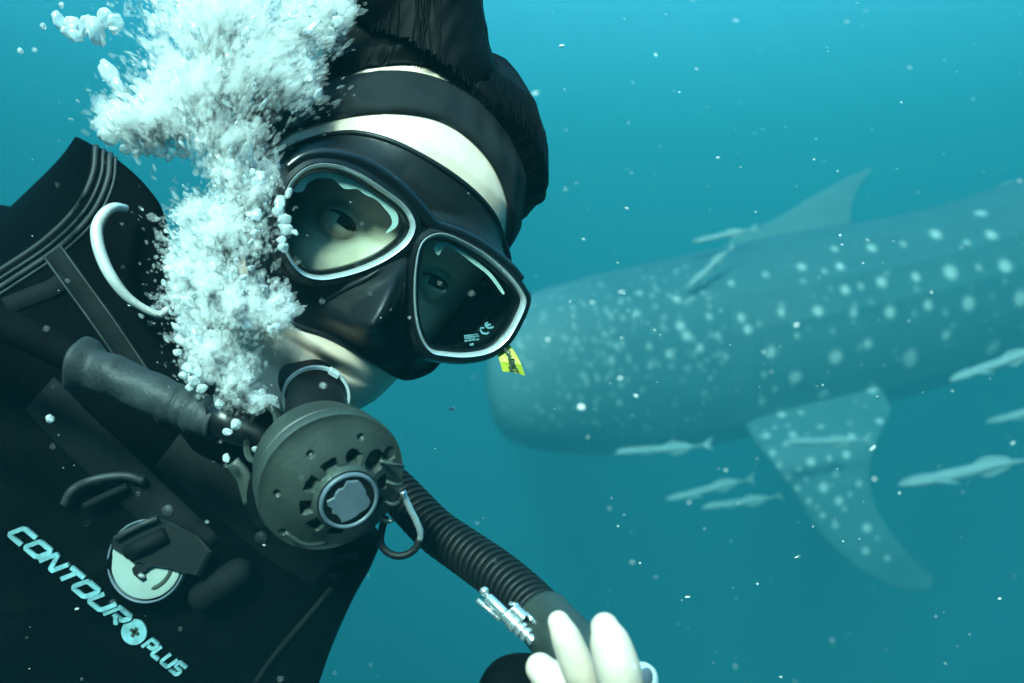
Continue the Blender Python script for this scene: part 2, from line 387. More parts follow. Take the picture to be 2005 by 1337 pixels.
    # pigment spots
    big = [(1435,235,14),(1465,295,15),(1397,316,9),(1311,293,15),(1222,320,9),(1135,331,12),(1033,333,9),(1503,381,18),(1430,385,9),(1352,398,19),(1257,411,12),(1162,425,14),(1105,437,8),(1048,382,11),(1005,395,7),(942,383,11),(1062,446,12),(843,404,8),(748,428,9),(672,453,7),(1545,470,20),(1402,484,18),(1290,488,13),(1185,507,16),(1085,510,11),(987,505,13),(884,509,11),(777,523,11),(795,555,12),(687,520,9),(598,472,10),(495,455,8),(488,510,9),(608,545,12),(626,573,13),(577,623,10),(662,606,10),(522,602,8),(712,572,7),(1124,595,13),(1340,571,13),(1468,608,22),(1240,630,20),(1244,645,17),(1036,632,18),(860,618,15),(925,687,16),(1003,733,14),(1135,717,16),(870,720,8),(838,680,8),(835,755,10),(888,790,10),(940,785,8),(930,573,7),(733,630,8),(418,640,9),(432,602,7),(465,635,6),(400,568,6),(293,580,5),(412,512,5),(525,655,7),(350,703,6),(380,690,6),(445,708,6),(690,690,6),(440,757,7),(335,743,5),(275,772,5),(300,740,5),
           (995,823,9),(918,845,10),(845,848,10),(905,820,6),(867,826,6),(1080,850,10),(1157,808,10),(862,895,9),(968,920,11),(1018,910,7),(1065,900,10),(880,930,7),(935,940,6),(905,962,9),(955,968,6),(1035,952,9),(1100,980,9),(930,992,7),(1003,991,12),(962,1028,8),(1045,1028,11),(1000,1068,8),(1035,1095,9),(1122,1102,12),(1118,1165,10),(1178,1185,9),(1060,1050,6),(1075,1010,6),(985,1045,5),(1150,1130,5)]
    tree = bvh(ob); spots = []
    for x, y, r in big:
        px, py = 900 + x / 1.407, 250 + y / 1.407
        h = tree.ray_cast(V((0, 0, 0)), ray(px, py))
        if h[0] is not None: spots.append((h[0], 1.05 * r / 1.407 * h[0].y / FPX, 1.0 if r > 9 else .8))
    rr = random.Random(3)
    for k in range(420):                                  # fine freckles of the head and flank
        px = rr.uniform(985, 1420) if k < 330 else rr.uniform(1400, 2300); py = rr.uniform(520, 880)
        h = tree.ray_cast(V((0, 0, 0)), ray(px, py))
        if h[0] is not None: spots.append((h[0], (rr.uniform(.008, .019) if k < 330 else rr.uniform(.012, .026)) * K, rr.uniform(.25, .6)))
    me = ob.data; N = len(me.vertices); co = np.empty(N * 3); me.vertices.foreach_get('co', co); co = co.reshape(-1, 3) + np.array(ob.location)
    far = co[:n * nseg][co[:n * nseg, 1] > 7.45 * K]
    for k in range(260):
        p = far[rr.randrange(len(far))]; spots.append((V(p), rr.uniform(.025, .06) * K, .9))
    sp = np.zeros(N)
    for p, r, s in spots:
        dd = np.linalg.norm(co - np.array(p), axis=1) / r
        sp = np.maximum(sp, s * sstep((1.5 - dd) / 1.1) * .9)
    at1 = me.attributes.new('spot', 'FLOAT', 'POINT'); at1.data.foreach_set('value', sp.astype(np.float32))
    # counter-shading of the animal: pale belly, lips and fin tips
    px = co[:, 0] / co[:, 1] * FPX + 1002.5; py = 668.5 - co[:, 2] / co[:, 1] * FPX
    pale = np.zeros(N); nb = n * nseg
    ang = np.tile(np.sin(2 * np.pi * np.arange(nseg) / nseg), n)
    pale[:nb] = .9 * sstep((-.55 - ang) / .35) + .38 * sstep((1250 - px[:nb]) / 320)
    pale[nb:] = .12
    at2 = me.attributes.new('pale', 'FLOAT', 'POINT'); at2.data.foreach_set('value', np.clip(pale, 0, 1).astype(np.float32))
    return ob
shark()

# ------------------------------------------------------------------ remoras
def remora_mesh(bend=0.0):
    prof = [(0, .004, .006), (.03, .02, .028), (.1, .036, .045), (.2, .046, .052), (.35, .05, .05), (.5, .047, .044), (.65, .038, .032), (.8, .022, .018), (.9, .012, .009), (.94, .012, .006)]
    A = cr(prof, 40); vs = []; fs = []; n = 18
    for x, hz, hy in A:
        for k in range(n):
            a = 2 * math.pi * k / n; vs.append((x - .5, hy * math.cos(a), hz * math.sin(a)))
    for i in range(39):
        for k in range(n):
            j = (k + 1) % n; fs.append((i * n + k, i * n + j, (i + 1) * n + j, (i + 1) * n + k))
    mb = MB().add(vs, fs)
    def fin(o, th=.006):
        mb.add(*pillow([V(p) for p in o], th, th, (0, -1, 0), n=30, rings=5))
    fin([(.42, 0, 0), (.47, 0, .04), (.53, 0, .085), (.505, 0, .03), (.5, 0, 0), (.505, 0, -.03), (.53, 0, -.085), (.47, 0, -.04)])
    fin([(.02, 0, .04), (.12, 0, .085), (.3, 0, .035), (.2, 0, .02)]); fin([(.05, 0, -.04), (.14, 0, -.085), (.3, 0, -.03), (.2, 0, -.02)])
    mb.add(*pillow([V(p) for p in [(-.28, -.05, -.01), (-.2, -.12, -.03), (-.14, -.14, -.05), (-.17, -.08, -.03), (-.2, -.05, -.02)]], .005, .005, (0, 0, 1), n=24, rings=4))
    mb.add(*pillow([V(p) for p in [(-.28, .05, -.01), (-.2, .12, -.03), (-.14, .14, -.05), (-.17, .08, -.03), (-.2, .05, -.02)]], .005, .005, (0, 0, 1), n=24, rings=4))
    mb.add(*strap([V((-.47, 0, .022)), V((-.4, 0, .04)), V((-.3, 0, .05))], .06, .012, (0, 0, 1)))
    mb.v = [(x, y + bend * math.sin((x + .5) * 3.6) * (x + .6), z + .5 * bend * math.cos((x + .5) * 4)) for x, y, z in mb.v]
    return mb
RG = 'small pale fish swimming with the whale shark'
fish = [(1345, 556, 1440, 482, 6.3, 'pale slender fish slanting across the whale shark below its raised fin'),
        (1358, 476, 1480, 446, 6.6, 'pale slender fish along the front edge of the raised fin'),
        (1206, 893, 1390, 868, 6.2, 'pale slender fish under the throat of the whale shark'),
        (1306, 970, 1480, 940, 6.9, 'faint slender fish below the throat, upper of a pair'),
        (1376, 1000, 1530, 968, 6.9, 'faint slender fish below the throat, lower of a pair'),
        (1862, 748, 2060, 672, 5.3, 'brightest pale fish under the shark belly at the right edge'),
        (1765, 936, 2040, 902, 5.2, 'long pale fish right of the hanging pectoral fin'),
        (1935, 818, 2100, 790, 5.8, 'pale fish cut by the right edge between two others'),
        (1540, 872, 1700, 858, 5.9, 'dim slender fish crossing the root of the pectoral fin')]
rm = {}
for x0, y0, x1, y1, d, lab in fish:
    d *= 1.6 * (.93 if 'pair' in lab else 1)
    a, b = at(x0, y0, d), at(x1, y1, d * 1.02); q = b - a; c = (a + b) / 2
    bend = (-.07, .05, .02)[(x0 // 7) % 3]
    if bend not in rm:
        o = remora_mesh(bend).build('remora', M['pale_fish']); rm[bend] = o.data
    else:
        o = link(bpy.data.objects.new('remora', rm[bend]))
    o.location = c; o.rotation_euler = q.to_track_quat('X', 'Z').to_euler(); o.scale = (q.length,) * 3
    o.scale.y *= .75; o.scale.z *= .82
    tag(o, lab, 'fish', RG)

# ------------------------------------------------------------------ the diver: head frame
def rotv(v, ax, deg): return Matrix.Rotation(math.radians(deg), 3, ax) @ v
O = at(768, 492, .53)                                   # midpoint between the eyes
_f = V((math.sin(math.radians(28)), -math.cos(math.radians(28)), 0)); _r = V((-_f.y, _f.x, 0))
_u = V((0, 0, 1)) * math.cos(math.radians(30)) + _r * math.sin(math.radians(30)); HR = (_r * math.cos(math.radians(30)) - V((0, 0, 1)) * math.sin(math.radians(30))).normalized()
_p = math.radians(10)
HF = (_f * math.cos(_p) - _u * math.sin(_p)).normalized(); HU = (_u * math.cos(_p) + _f * math.sin(_p)).normalized()
def L(u, v, w): return O + HR * u + HU * v + HF * w
def W2L(p): q = V(p) - O; return V((q.dot(HR), q.dot(HU), q.dot(HF)))
def fp(px, py, w):
    """pixel ray met with the plane w in front of the eyes"""
    r = ray(px, py); t = (O + HF * w).dot(HF) / r.dot(HF); return r * t

TF = np.array([(-.128, -.050), (-.122, -.020), (-.110, -.004), (-.095, -.007), (-.078, .000), (-.06, .001), (-.04, .001), (-.02, .0), (0, .002), (.02, .009), (.04, .012), (.06, .009), (.08, -.004), (.1, -.027), (.115, -.055), (.127, -.09)])
TB = np.array([(-.128, -.07), (-.115, -.095), (-.09, -.125), (-.06, -.155), (-.03, -.175), (0, -.188), (.04, -.193), (.08, -.176), (.1, -.155), (.115, -.125), (.127, -.092)])
TW = np.array([(-.128, .008), (-.12, .026), (-.105, .043), (-.085, .056), (-.06, .065), (-.03, .073), (0, .078), (.03, .081), (.06, .079), (.08, .072), (.1, .056), (.115, .036), (.124, .016), (.127, .0)])
for _t in (TF, TB, TW): _t[:, 0] = np.where(_t[:, 0] > .04, .04 + (_t[:, 0] - .04) * 1.25, _t[:, 0])      # tall brow
TOPV = .04 + .087 * 1.25
def surf(v, a, off=0.0):
    """skull surface at height v, azimuth a (0 = front, + towards picture right), as local u, w"""
    f = np.interp(v, TF[:, 0], TF[:, 1]); b = np.interp(v, TB[:, 0], TB[:, 1]); h = np.interp(v, TW[:, 0], TW[:, 1])
    c = (f + b) / 2; s_, c_ = math.sin(a), math.cos(a)
    r = (abs(s_) ** 2.35 + abs(c_) ** 2.35) ** (-1 / 2.35)
    return s_ * r * (h + off), c + c_ * r * ((f - b) / 2 + off)
EYE = [(-.0338, .0), (.0338, .0)]
def head_mesh():
    nv, na = 230, 300; vs = []; fs = []; hole = set()
    for i in range(nv):
        t = i / (nv - 1); v = -.1275 + (TOPV + .127) * (.5 - .5 * math.cos(math.pi * t) * .55 - .5 * (1 - 2 * t) * .45)
        for k in range(na):
            a = -math.pi + 2 * math.pi * k / na
            u, w = surf(v, a)
            if abs(a) < 1.7:
                fr = max(0, math.cos(a)) ** .5 if abs(a) < 1.5 else 0
                au = abs(u); dw = 0
                nb = math.exp(-((v + .040) / .013) ** 2); br = math.exp(-(u / .0075) ** 2) * sstep((.012 - v) / .05) * float(v > -.062)
                dw += .021 * br * (sstep((v + .056) / .012)) + .006 * math.exp(-((au - .012) / .007) ** 2) * nb
                dw -= .0065 * math.exp(-((au - .032) / .019) ** 2 - ((v - .001) / .0155) ** 2)     # eye sockets
                dw += .0045 * math.exp(-((au - .03) / .022) ** 2 - ((v - .021) / .008) ** 2)       # brow
                dw += .006 * math.exp(-((au - .046) / .02) ** 2 - ((v + .03) / .016) ** 2)         # cheekbone
                dw += .007 * math.exp(-(u / .021) ** 2) * (math.exp(-((v + .070) / .005) ** 2) + math.exp(-((v + .084) / .006) ** 2))
                dw -= .004 * math.exp(-(u / .022) ** 2 - ((v + .0768) / .002) ** 2)
                dw += .006 * math.exp(-(u / .018) ** 2 - ((v + .110) / .011) ** 2)                 # chin
                w += dw * fr
            gone = False
            if abs(a) < 1.1:
                for eu, ev in EYE:
                    dx, dy = u - eu, v - ev + .001; r2 = dx * dx + dy * dy
                    if r2 < .0129 ** 2:
                        ws = -.0135 + math.sqrt(.0129 ** 2 - r2); kq = .0022
                        w = max(w, ws) + kq * math.log(1 + math.exp(-abs(w - ws) / kq)) * .8
                        if (dx / .0092) ** 2 + ((dy + .0004) / (.0026 if dy > 0 else .0020)) ** 2 < 1: gone = True
            if gone: hole.add(i * na + k)
            vs.append(L(u, v, w))
    for i in range(nv - 1):
        for k in range(na):
            j = (k + 1) % na; q = (i * na + k, i * na + j, (i + 1) * na + j, (i + 1) * na + k)
            if not any(x in hole for x in q): fs.append(q)
    fs.append(tuple(reversed(range(na)))); fs.append(tuple(range((nv - 1) * na, nv * na)))
    return vs, fs
hv_, hf_ = head_mesh()
HEAD = BVHTree.FromPolygons([V(p) for p in hv_], hf_)
def face_w(u, v, default=-.03):
    h = HEAD.ray_cast(L(u, v, .15), -HF)
    return W2L(h[0]).z if h[0] is not None else default
def on_head(px, py, w_else=-.035):
    h = HEAD.ray_cast(V((0, 0, 0)), ray(px, py))
    return h[0] if h[0] is not None else fp(px, py, w_else)

person = thing('person', L(0, -.2, -.09), 'scuba diver in black looking at camera, wearing mask and regulator', 'person')
body = MB().add(hv_, hf_)
# ears
for s in (-1, 1):
    ear = [(s * .080, .012, -.085), (s * .088, .026, -.100), (s * .090, .022, -.116), (s * .086, 0, -.112), (s * .082, -.026, -.096), (s * .079, -.03, -.088), (s * .078, -.008, -.085)]
    body.add(*pillow([L(*p) for p in ear], .006, .006, HR * s + HF * .4, n=40, rings=8))
# eyelids
GAZE = [V((.26, -.02, 1)).normalized(), V((.18, -.02, 1)).normalized()]
lash = []
for (eu, ev), s in zip(EYE, (-1, 1)):
    ec = (eu, ev - .001, -.0135); n = 72; rows = []
    def edge(k, grow):
        a = 2 * math.pi * k / n; x = math.cos(a) * 47; t = math.sin(a)
        y = (15.5 if t > 0 else 11.5) * (abs(t) ** .85) * (1 if t > 0 else -1) - 2 + .06 * x * s
        # grow 0 = lid edge, 1 = buried in the socket
        gx = math.cos(a) * 82; gy = math.sin(a) * 76
        return x + (gx - x) * grow, y + (gy - y) * grow
    vs = []
    prof = [(0, .01222), (0, .0130), (.05, .01345), (.2, .0137), (.36, .01365), (.42, .0129), (.5, .0137), (.75, .0134), (1, .0125)]
    for g, r in prof:
        for k in range(n):
            al, be = edge(k, g); al = math.radians(al); be = math.radians(be)
            rr = r if not (g == .42 and math.sin(2 * math.pi * k / n) < 0) else .01345
            vs.append(L(ec[0] + rr * math.sin(al) * math.cos(be), ec[1] + rr * math.sin(be), ec[2] + rr * math.cos(al) * math.cos(be)))
    fs = [(i * n + k, i * n + (k + 1) % n, (i + 1) * n + (k + 1) % n, (i + 1) * n + k) for i in range(len(prof) - 1) for k in range(n)]
    body.add(vs, fs)
    lash.append([vs[1 * n + k] + HF * .0004 for k in range(2, n // 2 - 1)])
# neck and shoulders under the suit
NECK = [(L(0, -.06, -.09), .052), (at(468, 820, .672), .052), (at(420, 880, .73), .056), (at(380, 940, .82), .062)]
body.add(*rounded(NECK, 0, 30, 28))
sh = [(at(-120, 640, .88), .08), (at(60, 740, .88), .09), (at(300, 960, .89), .10), (at(420, 1120, .90), .08), (at(440, 1220, .92), .06)]
body.add(*rounded(sh, 0, 40, 24))
body.add(*rounded([(at(330, 980, .90), .10), (at(200, 1250, .92), .11), (at(100, 1600, .92), .11)], 0, 30, 28))
# left arm and the hand on the hose
def ico_sphere(level):
    bm = bmesh.new(); bmesh.ops.create_icosphere(bm, subdivisions=level, radius=1)
    r = [tuple(v.co) for v in bm.verts], [tuple(q.index for q in f.verts) for f in bm.faces]; bm.free(); return r
def remeshed(parts, voxel, smooth=2):
    tmp = MB()
    for a, b in parts: tmp.add(a, b)
    me = bpy.data.meshes.new('tmp'); me.from_pydata([tuple(p) for p in tmp.v], [], tmp.f)
    o = bpy.data.objects.new('tmp', me); COL.objects.link(o)
    md = o.modifiers.new('r', 'REMESH'); md.mode = 'VOXEL'; md.voxel_size = voxel
    sm = o.modifiers.new('s', 'SMOOTH'); sm.iterations = smooth; sm.factor = .5
    e = o.evaluated_get(bpy.context.evaluated_depsgraph_get()); m2 = e.to_mesh()
    r = [tuple(v.co) for v in m2.vertices], [tuple(p.vertices) for p in m2.polygons]
    e.to_mesh_clear(); bpy.data.objects.remove(o); bpy.data.meshes.remove(me); return r
fin = [
    [(at(1185, 1465, .405), .0100), (at(1162, 1400, .390), .0080), (at(1138, 1325, .374), .0072), (at(1110, 1253, .370), .0065), (at(1094, 1218, .372), .0048)],     # middle
    [(at(1240, 1470, .400), .0110), (at(1228, 1400, .375), .0102), (at(1212, 1320, .355), .0092), (at(1194, 1258, .352), .0082), (at(1184, 1228, .354), .0058)],      # index
    [(at(1165, 1480, .41), .0095), (at(1120, 1400, .395), .0092), (at(1086, 1340, .385), .0088), (at(1058, 1308, .385), .0066)],                                      # ring finger bent over the grip
    [(at(1150, 1500, .415), .0085), (at(1095, 1450, .41), .0080), (at(1060, 1410, .41), .0070), (at(1045, 1390, .412), .0062)],                                       # little finger
    [(at(1290, 1540, .43), .0130), (at(1330, 1480, .42), .0115), (at(1345, 1420, .41), .0100), (at(1340, 1385, .405), .0085)],                                        # thumb
]
parts = []
for f in fin:
    v_, f_ = rounded(f, 0, 60, 20); ax0, ax1 = f[0][0], f[-1][0]; q = (ax1 - ax0); Lq = q.length
    ctr = cr([p for p, r in f], 60); out = []
    for p in v_:
        t = (V(p) - ax0).dot(q) / Lq / Lq; i = int(np.argmin(((ctr - np.array(p)) ** 2).sum(1))); c = V(ctr[i])
        k = 1 + .07 * math.exp(-((t - .47) / .10) ** 2) + .05 * math.exp(-((t - .80) / .06) ** 2) - .035 * sum(math.exp(-((t - z) / .010) ** 2) for z in (.45, .485, .79, .815)) - .04 * math.exp(-((t - .64) / .1) ** 2)
        out.append(c + (V(p) - c) * k)
    parts.append((out, f_))
palm = [(at(1175, 1475, .412), .016), (at(1200, 1540, .43), .021), (at(1215, 1620, .45), .024)]
parts.append(rounded(palm, 0, 20, 20)); parts.append(rounded([(p + V((.016, .004, 0)), r) for p, r in palm], 0, 20, 20)); parts.append(rounded([(p + V((-.014, .004, -.004)), r * .9) for p, r in palm], 0, 20, 20))
parts.append(rounded([(at(1210, 1600, .45), .024), (at(1180, 1720, .50), .026), (at(1100, 1800, .56), .033), (at(900, 1850, .66), .042)], 0, 30, 24))
body.add(*remeshed(parts, .0009))
body.add(*rounded([(at(880, 1850, .66), .044), (at(600, 1680, .80), .052), (at(430, 1260, .92), .06)], 0, 30, 24))
body_o = body.build('body', M['skin'], person)
tag(body_o, 'bare face and hand')
# finger nails
for f, wd in ((fin[0], .0050), (fin[1], .0058), (fin[2], .0054)):
    p, r = f[-1]; q, r2 = f[-2]; t = (p - q).normalized(); nrm = V((-.15, -1, .25)); nrm = (nrm - t * nrm.dot(t)).normalized(); sd = t.cross(nrm); rows = []
    for i in range(7):
        x = -1 + 2 * i / 6; row = []
        for j in range(7):
            y = j / 6; ang = x * .75; hw = 1 - .25 * (abs(2 * y - 1) ** 3); rr_ = r * 1.03 * (1 - .10 * y * y) + .0002
            row.append(p - t * .0045 + t * (.0085 * y * (1 - .12 * x * x)) + nrm * rr_ * math.cos(ang * hw) + sd * rr_ * math.sin(ang * hw))
        rows.append(row)
    vs = [q_ for row in rows for q_ in row]; fs = [(i * 7 + j, i * 7 + j + 1, (i + 1) * 7 + j + 1, (i + 1) * 7 + j) for i in range(6) for j in range(6)]
    nl = build('fingernail', vs, fs, M['nail'], person)
# eyes
for (eu, ev), g, s in zip(EYE, GAZE, (-1, 1)):
    gw = (HR * g.x + HU * g.y + HF * g.z).normalized(); ec = L(eu, ev - .001, -.0135); R_ = .0122
    mb = MB(); ref = HU
    def ringprof(a0, a1, n, dr=0): return [(R_ * math.sin(a0 + (a1 - a0) * k / n) , (R_ + dr) * math.cos(a0 + (a1 - a0) * k / n)) for k in range(n + 1)]
    mb.add(*lathe(ringprof(math.radians(31), math.pi - .01, 22), ec, gw, 48), mi=0)
    mb.add(*lathe([(R_ * math.sin(math.radians(31 - 3 * k)), R_ * math.cos(math.radians(31)) + .0009 * math.sin(k / 6 * 1.5)) for k in range(7)], ec, gw, 48), mi=1)
    mb.add(*lathe([(R_ * math.sin(math.radians(13)), R_ * math.cos(math.radians(31)) + .0009), (.0005, R_ * math.cos(math.radians(31)) + .0011)], ec, gw, 48), mi=2)
    e = mb.build('eye', [M['sclera'], M['iris'], M['pupil']], person)
for pts in lash:
    v_, f_ = sweep(cr(pts, 30), [.0005 + .0008 * math.sin(math.pi * k / 29) for k in range(30)], 6)
    build('eyelash', v_, f_, M['lash'], person)
for (eu, ev), s in zip(EYE, (-1, 1)):                  # brows
    mb = MB(); rr = random.Random(5)
    for k in range(150):
        t = rr.random(); u0 = s * (.014 + .034 * t); v0 = .0205 + .006 * math.sin(math.pi * t * .8) + rr.uniform(-.002, .002); 
        u1 = u0 + s * .005; v1 = v0 + .0022 - .003 * t
        a = L(u0, v0, face_w(u0, v0) + .0004); b = L(u1, v1, face_w(u1, v1) + .0008)
        mb.add(*sweep([a, (a + b) / 2 + HF * .0003, b], [.00028, .00025, .0001], 4))
    mb.build('eyebrow', M['hair'], person)

# ------------------------------------------------------------------ headband
def band_v(a, front, k, back):
    """height of the band edge: high at the brow, lower towards the nape"""
    v = front
    for _ in range(14):
        u, w = surf(v, a); v = .5 * v + .5 * (front - k * u * u - back * max(0, -.06 - w))
    return v
def band(edge_lo, edge_hi, off, th, n=200, m=18, a0=-math.pi, a1=math.pi):
    vs = []; fs = []
    for k in range(n):
        a = a0 + (a1 - a0) * k / n
        lo, hi = band_v(a, *edge_lo), band_v(a, *edge_hi)
        for side in (0, 1):
            for j in range(m):
                t = j / (m - 1) if side == 0 else 1 - j / (m - 1)
                v = lo + (hi - lo) * t; edge = min(1, 8 * min(t, 1 - t) + .15)
                wr = .0007 * math.sin(a * 23 + t * 3) * math.sin(math.pi * t) + .0006 * math.sin(a * 9 - 5 * t)
                u, w = surf(v, a, off + (th * edge + wr if side == 0 else 0))
                vs.append(L(u, v, w))
    q = 2 * m
    for k in range(n):
        kk = (k + 1) % n
        for j in range(q):
            jj = (j + 1) % q; fs.append((k * q + j, kk * q + j, kk * q + jj, k * q + jj))
    return vs, fs
BLO, BHI = (.083, 8.0, .35), (.113, 6.6, .35)
v_, f_ = band(BLO, BHI, .0008, .0032)
hb = build('headband', v_, f_, M['band'], person)
tag(hb, 'wide black stretch headband across the brow')

# ------------------------------------------------------------------ hair
def hairline(a):
    """where the hair starts above the band"""
    g = .013 * math.exp(-((a + .75) / .42) ** 2)
    return band_v(a, *BHI) - .004 + g
ROOT = (-.030, TOPV + .004, -.060)
def hair_shell():
    n, m = 260, 60; vs = []; fs = []
    for k in range(n):
        a = -math.pi + 2 * math.pi * k / n
        side = sstep((abs(a) - 1.55) / .5)
        lo = hairline(a) * (1 - side) + (-.085) * side
        for j in range(m):
            t = j / (m - 1); v = lo + (TOPV - .0005 - lo) * t
            grow = .002 + .010 * sstep(t / .25) + .007 * math.exp(-((a - .9) / .7) ** 2) * sstep(t / .2)
            q = mnoise.noise(V((math.cos(a) * 14, math.sin(a) * 14, v * 9))) * .0018 + mnoise.noise(V((math.cos(a) * 60, math.sin(a) * 60, v * 20))) * .0009
            u, w = surf(v, a, grow + q); vs.append(L(u, v + grow * .8 * t, w))
    for k in range(n):
        kk = (k + 1) % n
        for j in range(m - 1): fs.append((k * m + j, kk * m + j, kk * m + j + 1, k * m + j + 1))
    fs.append(tuple(k * m + m - 1 for k in range(n)))
    return vs, fs
hair = build('hair', *hair_shell(), M['hair'], person)
tag(hair, 'black hair swept up to a knot')
rr = random.Random(11); mb = MB()
for k in range(650):                                     # combed strands over the cap
    a = rr.uniform(-2.0, .8); v0 = hairline(a) + rr.uniform(-.003, .03) if abs(a) < 1.2 else rr.uniform(.05, .10)
    a1 = a + rr.uniform(-.15, .15); pts = []
    off = rr.uniform(.007, .0125) + .007 * math.exp(-((a - .9) / .7) ** 2)
    end = rr.uniform(.55, .95)
    for j in range(7):
        t = j / 6 * end; v = v0 + (TOPV - .004 - v0) * t
        u, w = surf(v, a + (a1 - a) * t, off * sstep(t / .22) + .0004); u = u + (ROOT[0] - u) * t ** 3 * .7; w = w + (ROOT[2] - w) * t ** 3 * .7
        pts.append(L(u, v + off * .8 * t, w))
    mb.add(*sweep(pts, [.0002, .0004, .0005, .0005, .0005, .0004, .0002], 4, cap=False))
for k in range(260):                                     # fine loose hairs along the contour
    a = rr.uniform(.0, .7); v0 = rr.uniform(.10, .14); pts = []; da = rr.uniform(-.12, .12); dv = rr.uniform(.012, .04); lift = rr.uniform(.0, .006)
    for j in range(6):
        t = j / 5; v = min(TOPV - .002, v0 + dv * t); u, w = surf(v, a + da * t, .012 + .007 * math.exp(-((a - .9) / .7) ** 2) + lift * math.sin(math.pi * (.15 + .7 * t)))
        pts.append(L(u, v + .006, w))
    mb.add(*sweep(pts, [.0002, .00025, .00025, .00025, .0002, .0001], 3, cap=False))
mb.build('hair_strand', M['hair'], person)['kind'] = 'stuff'
mb = MB()
knot = [(L(-.025, TOPV - .035, -.06), .046), (L(-.048, TOPV + .003, -.066), .037), (L(-.066, TOPV + .03, -.07), .036), (L(-.082, TOPV + .055, -.075), .036), (L(-.104, TOPV + .095, -.082), .034), (L(-.12, TOPV + .13, -.085), .024)]
iv_ = ico_sphere(4)
cap_ = ([L(q[0] * .083, .055 + q[1] * .097, -.090 + q[2] * .076) for q in iv_[0] if True], iv_[1])
knot2 = [(p - HR * .030 - HU * .006, r * .85) for p, r in knot[1:]]
v_, f_ = remeshed([rounded(knot, 0, 40, 40), rounded(knot2, 0, 40, 40), cap_], .0028, 14)
v_ = [V(p) for p in v_]; keep = {i for i, p in enumerate(v_) if W2L(p).y > .115}
v_ = [p + (HR * mnoise.noise(V((p.dot(HR) * 130, p.dot(HU) * 14, p.dot(HF) * 130))) - HF * mnoise.noise(V((p.dot(HF) * 150, p.dot(HU) * 12, p.dot(HR) * 150)))) * .0016 for p in v_]
mb.add(*rounded([(L(-.058, .095, -.088), .028), (L(-.066, .125, -.088), .030), (L(-.080, .155, -.084), .026)], 0, 24, 28))
ix = {}; nv_ = []
for i in sorted(keep): ix[i] = len(nv_); nv_.append(v_[i])
mb.add(nv_, [tuple(ix[i] for i in q) for q in f_ if all(i in keep for i in q)])
for k in range(90):
    an = rr.uniform(0, 6.283); pts = []
    for p, r in knot:
        an += rr.uniform(-.2, .2); pts.append(p + (HR * math.cos(an) + HF * math.sin(an)) * (r + .001))
    mb.add(*sweep(cr(pts, 9), .0004, 4, cap=False))
kn = mb.build('hair_knot', M['hair'], person)

# ------------------------------------------------------------------ diving mask
mask = thing('diving_mask', L(0, -.05, .0), 'black two lens diving mask with silver rims on the diver face', 'diving mask')
WL = .024
LENS = [
    [(549, 440), (553, 400), (566, 362), (590, 335), (622, 322), (662, 325), (705, 342), (748, 370), (786, 398), (806, 425), (809, 450), (793, 478), (755, 507), (710, 528), (665, 541), (625, 546), (592, 537), (568, 512), (554, 478)],
    [(813, 520), (822, 480), (842, 461), (870, 458), (908, 474), (952, 500), (992, 535), (1018, 568), (1026, 592), (1012, 628), (990, 664), (958, 688), (915, 697), (872, 695), (842, 688), (824, 662), (813, 620), (810, 570)]]
def loc2(px, py, w): q = W2L(fp(px, py, w)); return (q.x, q.y)
LP = [cr([loc2(x, y, WL) for x, y in o], 150, True) for o in LENS]
SK = [(555, 300), (600, 276), (680, 260), (760, 275), (850, 320), (920, 370), (965, 420), (984, 468), (996, 520)]
SK2 = [(905, 690), (862, 705), (840, 725), (800, 739), (770, 731), (720, 701), (650, 661), (590, 640), (560, 620), (510, 570), (488, 520), (481, 450), (497, 385), (522, 335)]
sk = []
for x, y in SK: q = W2L(on_head(x, y)); sk.append((q.x, q.y, q.z))
sk += [(.088, .012, -.03), (.087, -.015, -.03)]
for x, y in SK2: q = W2L(on_head(x, y, -.012 if x > 700 else -.05)); sk.append((q.x, q.y, q.z))
SKP = cr(sk, 240, True); SK_2D = SKP[:, :2]
def nose_h(X, Y):
    return .026 * np.exp(-(X / .0165) ** 2) * sstep((Y + .068) / .022) * sstep((.016 - Y) / .04)
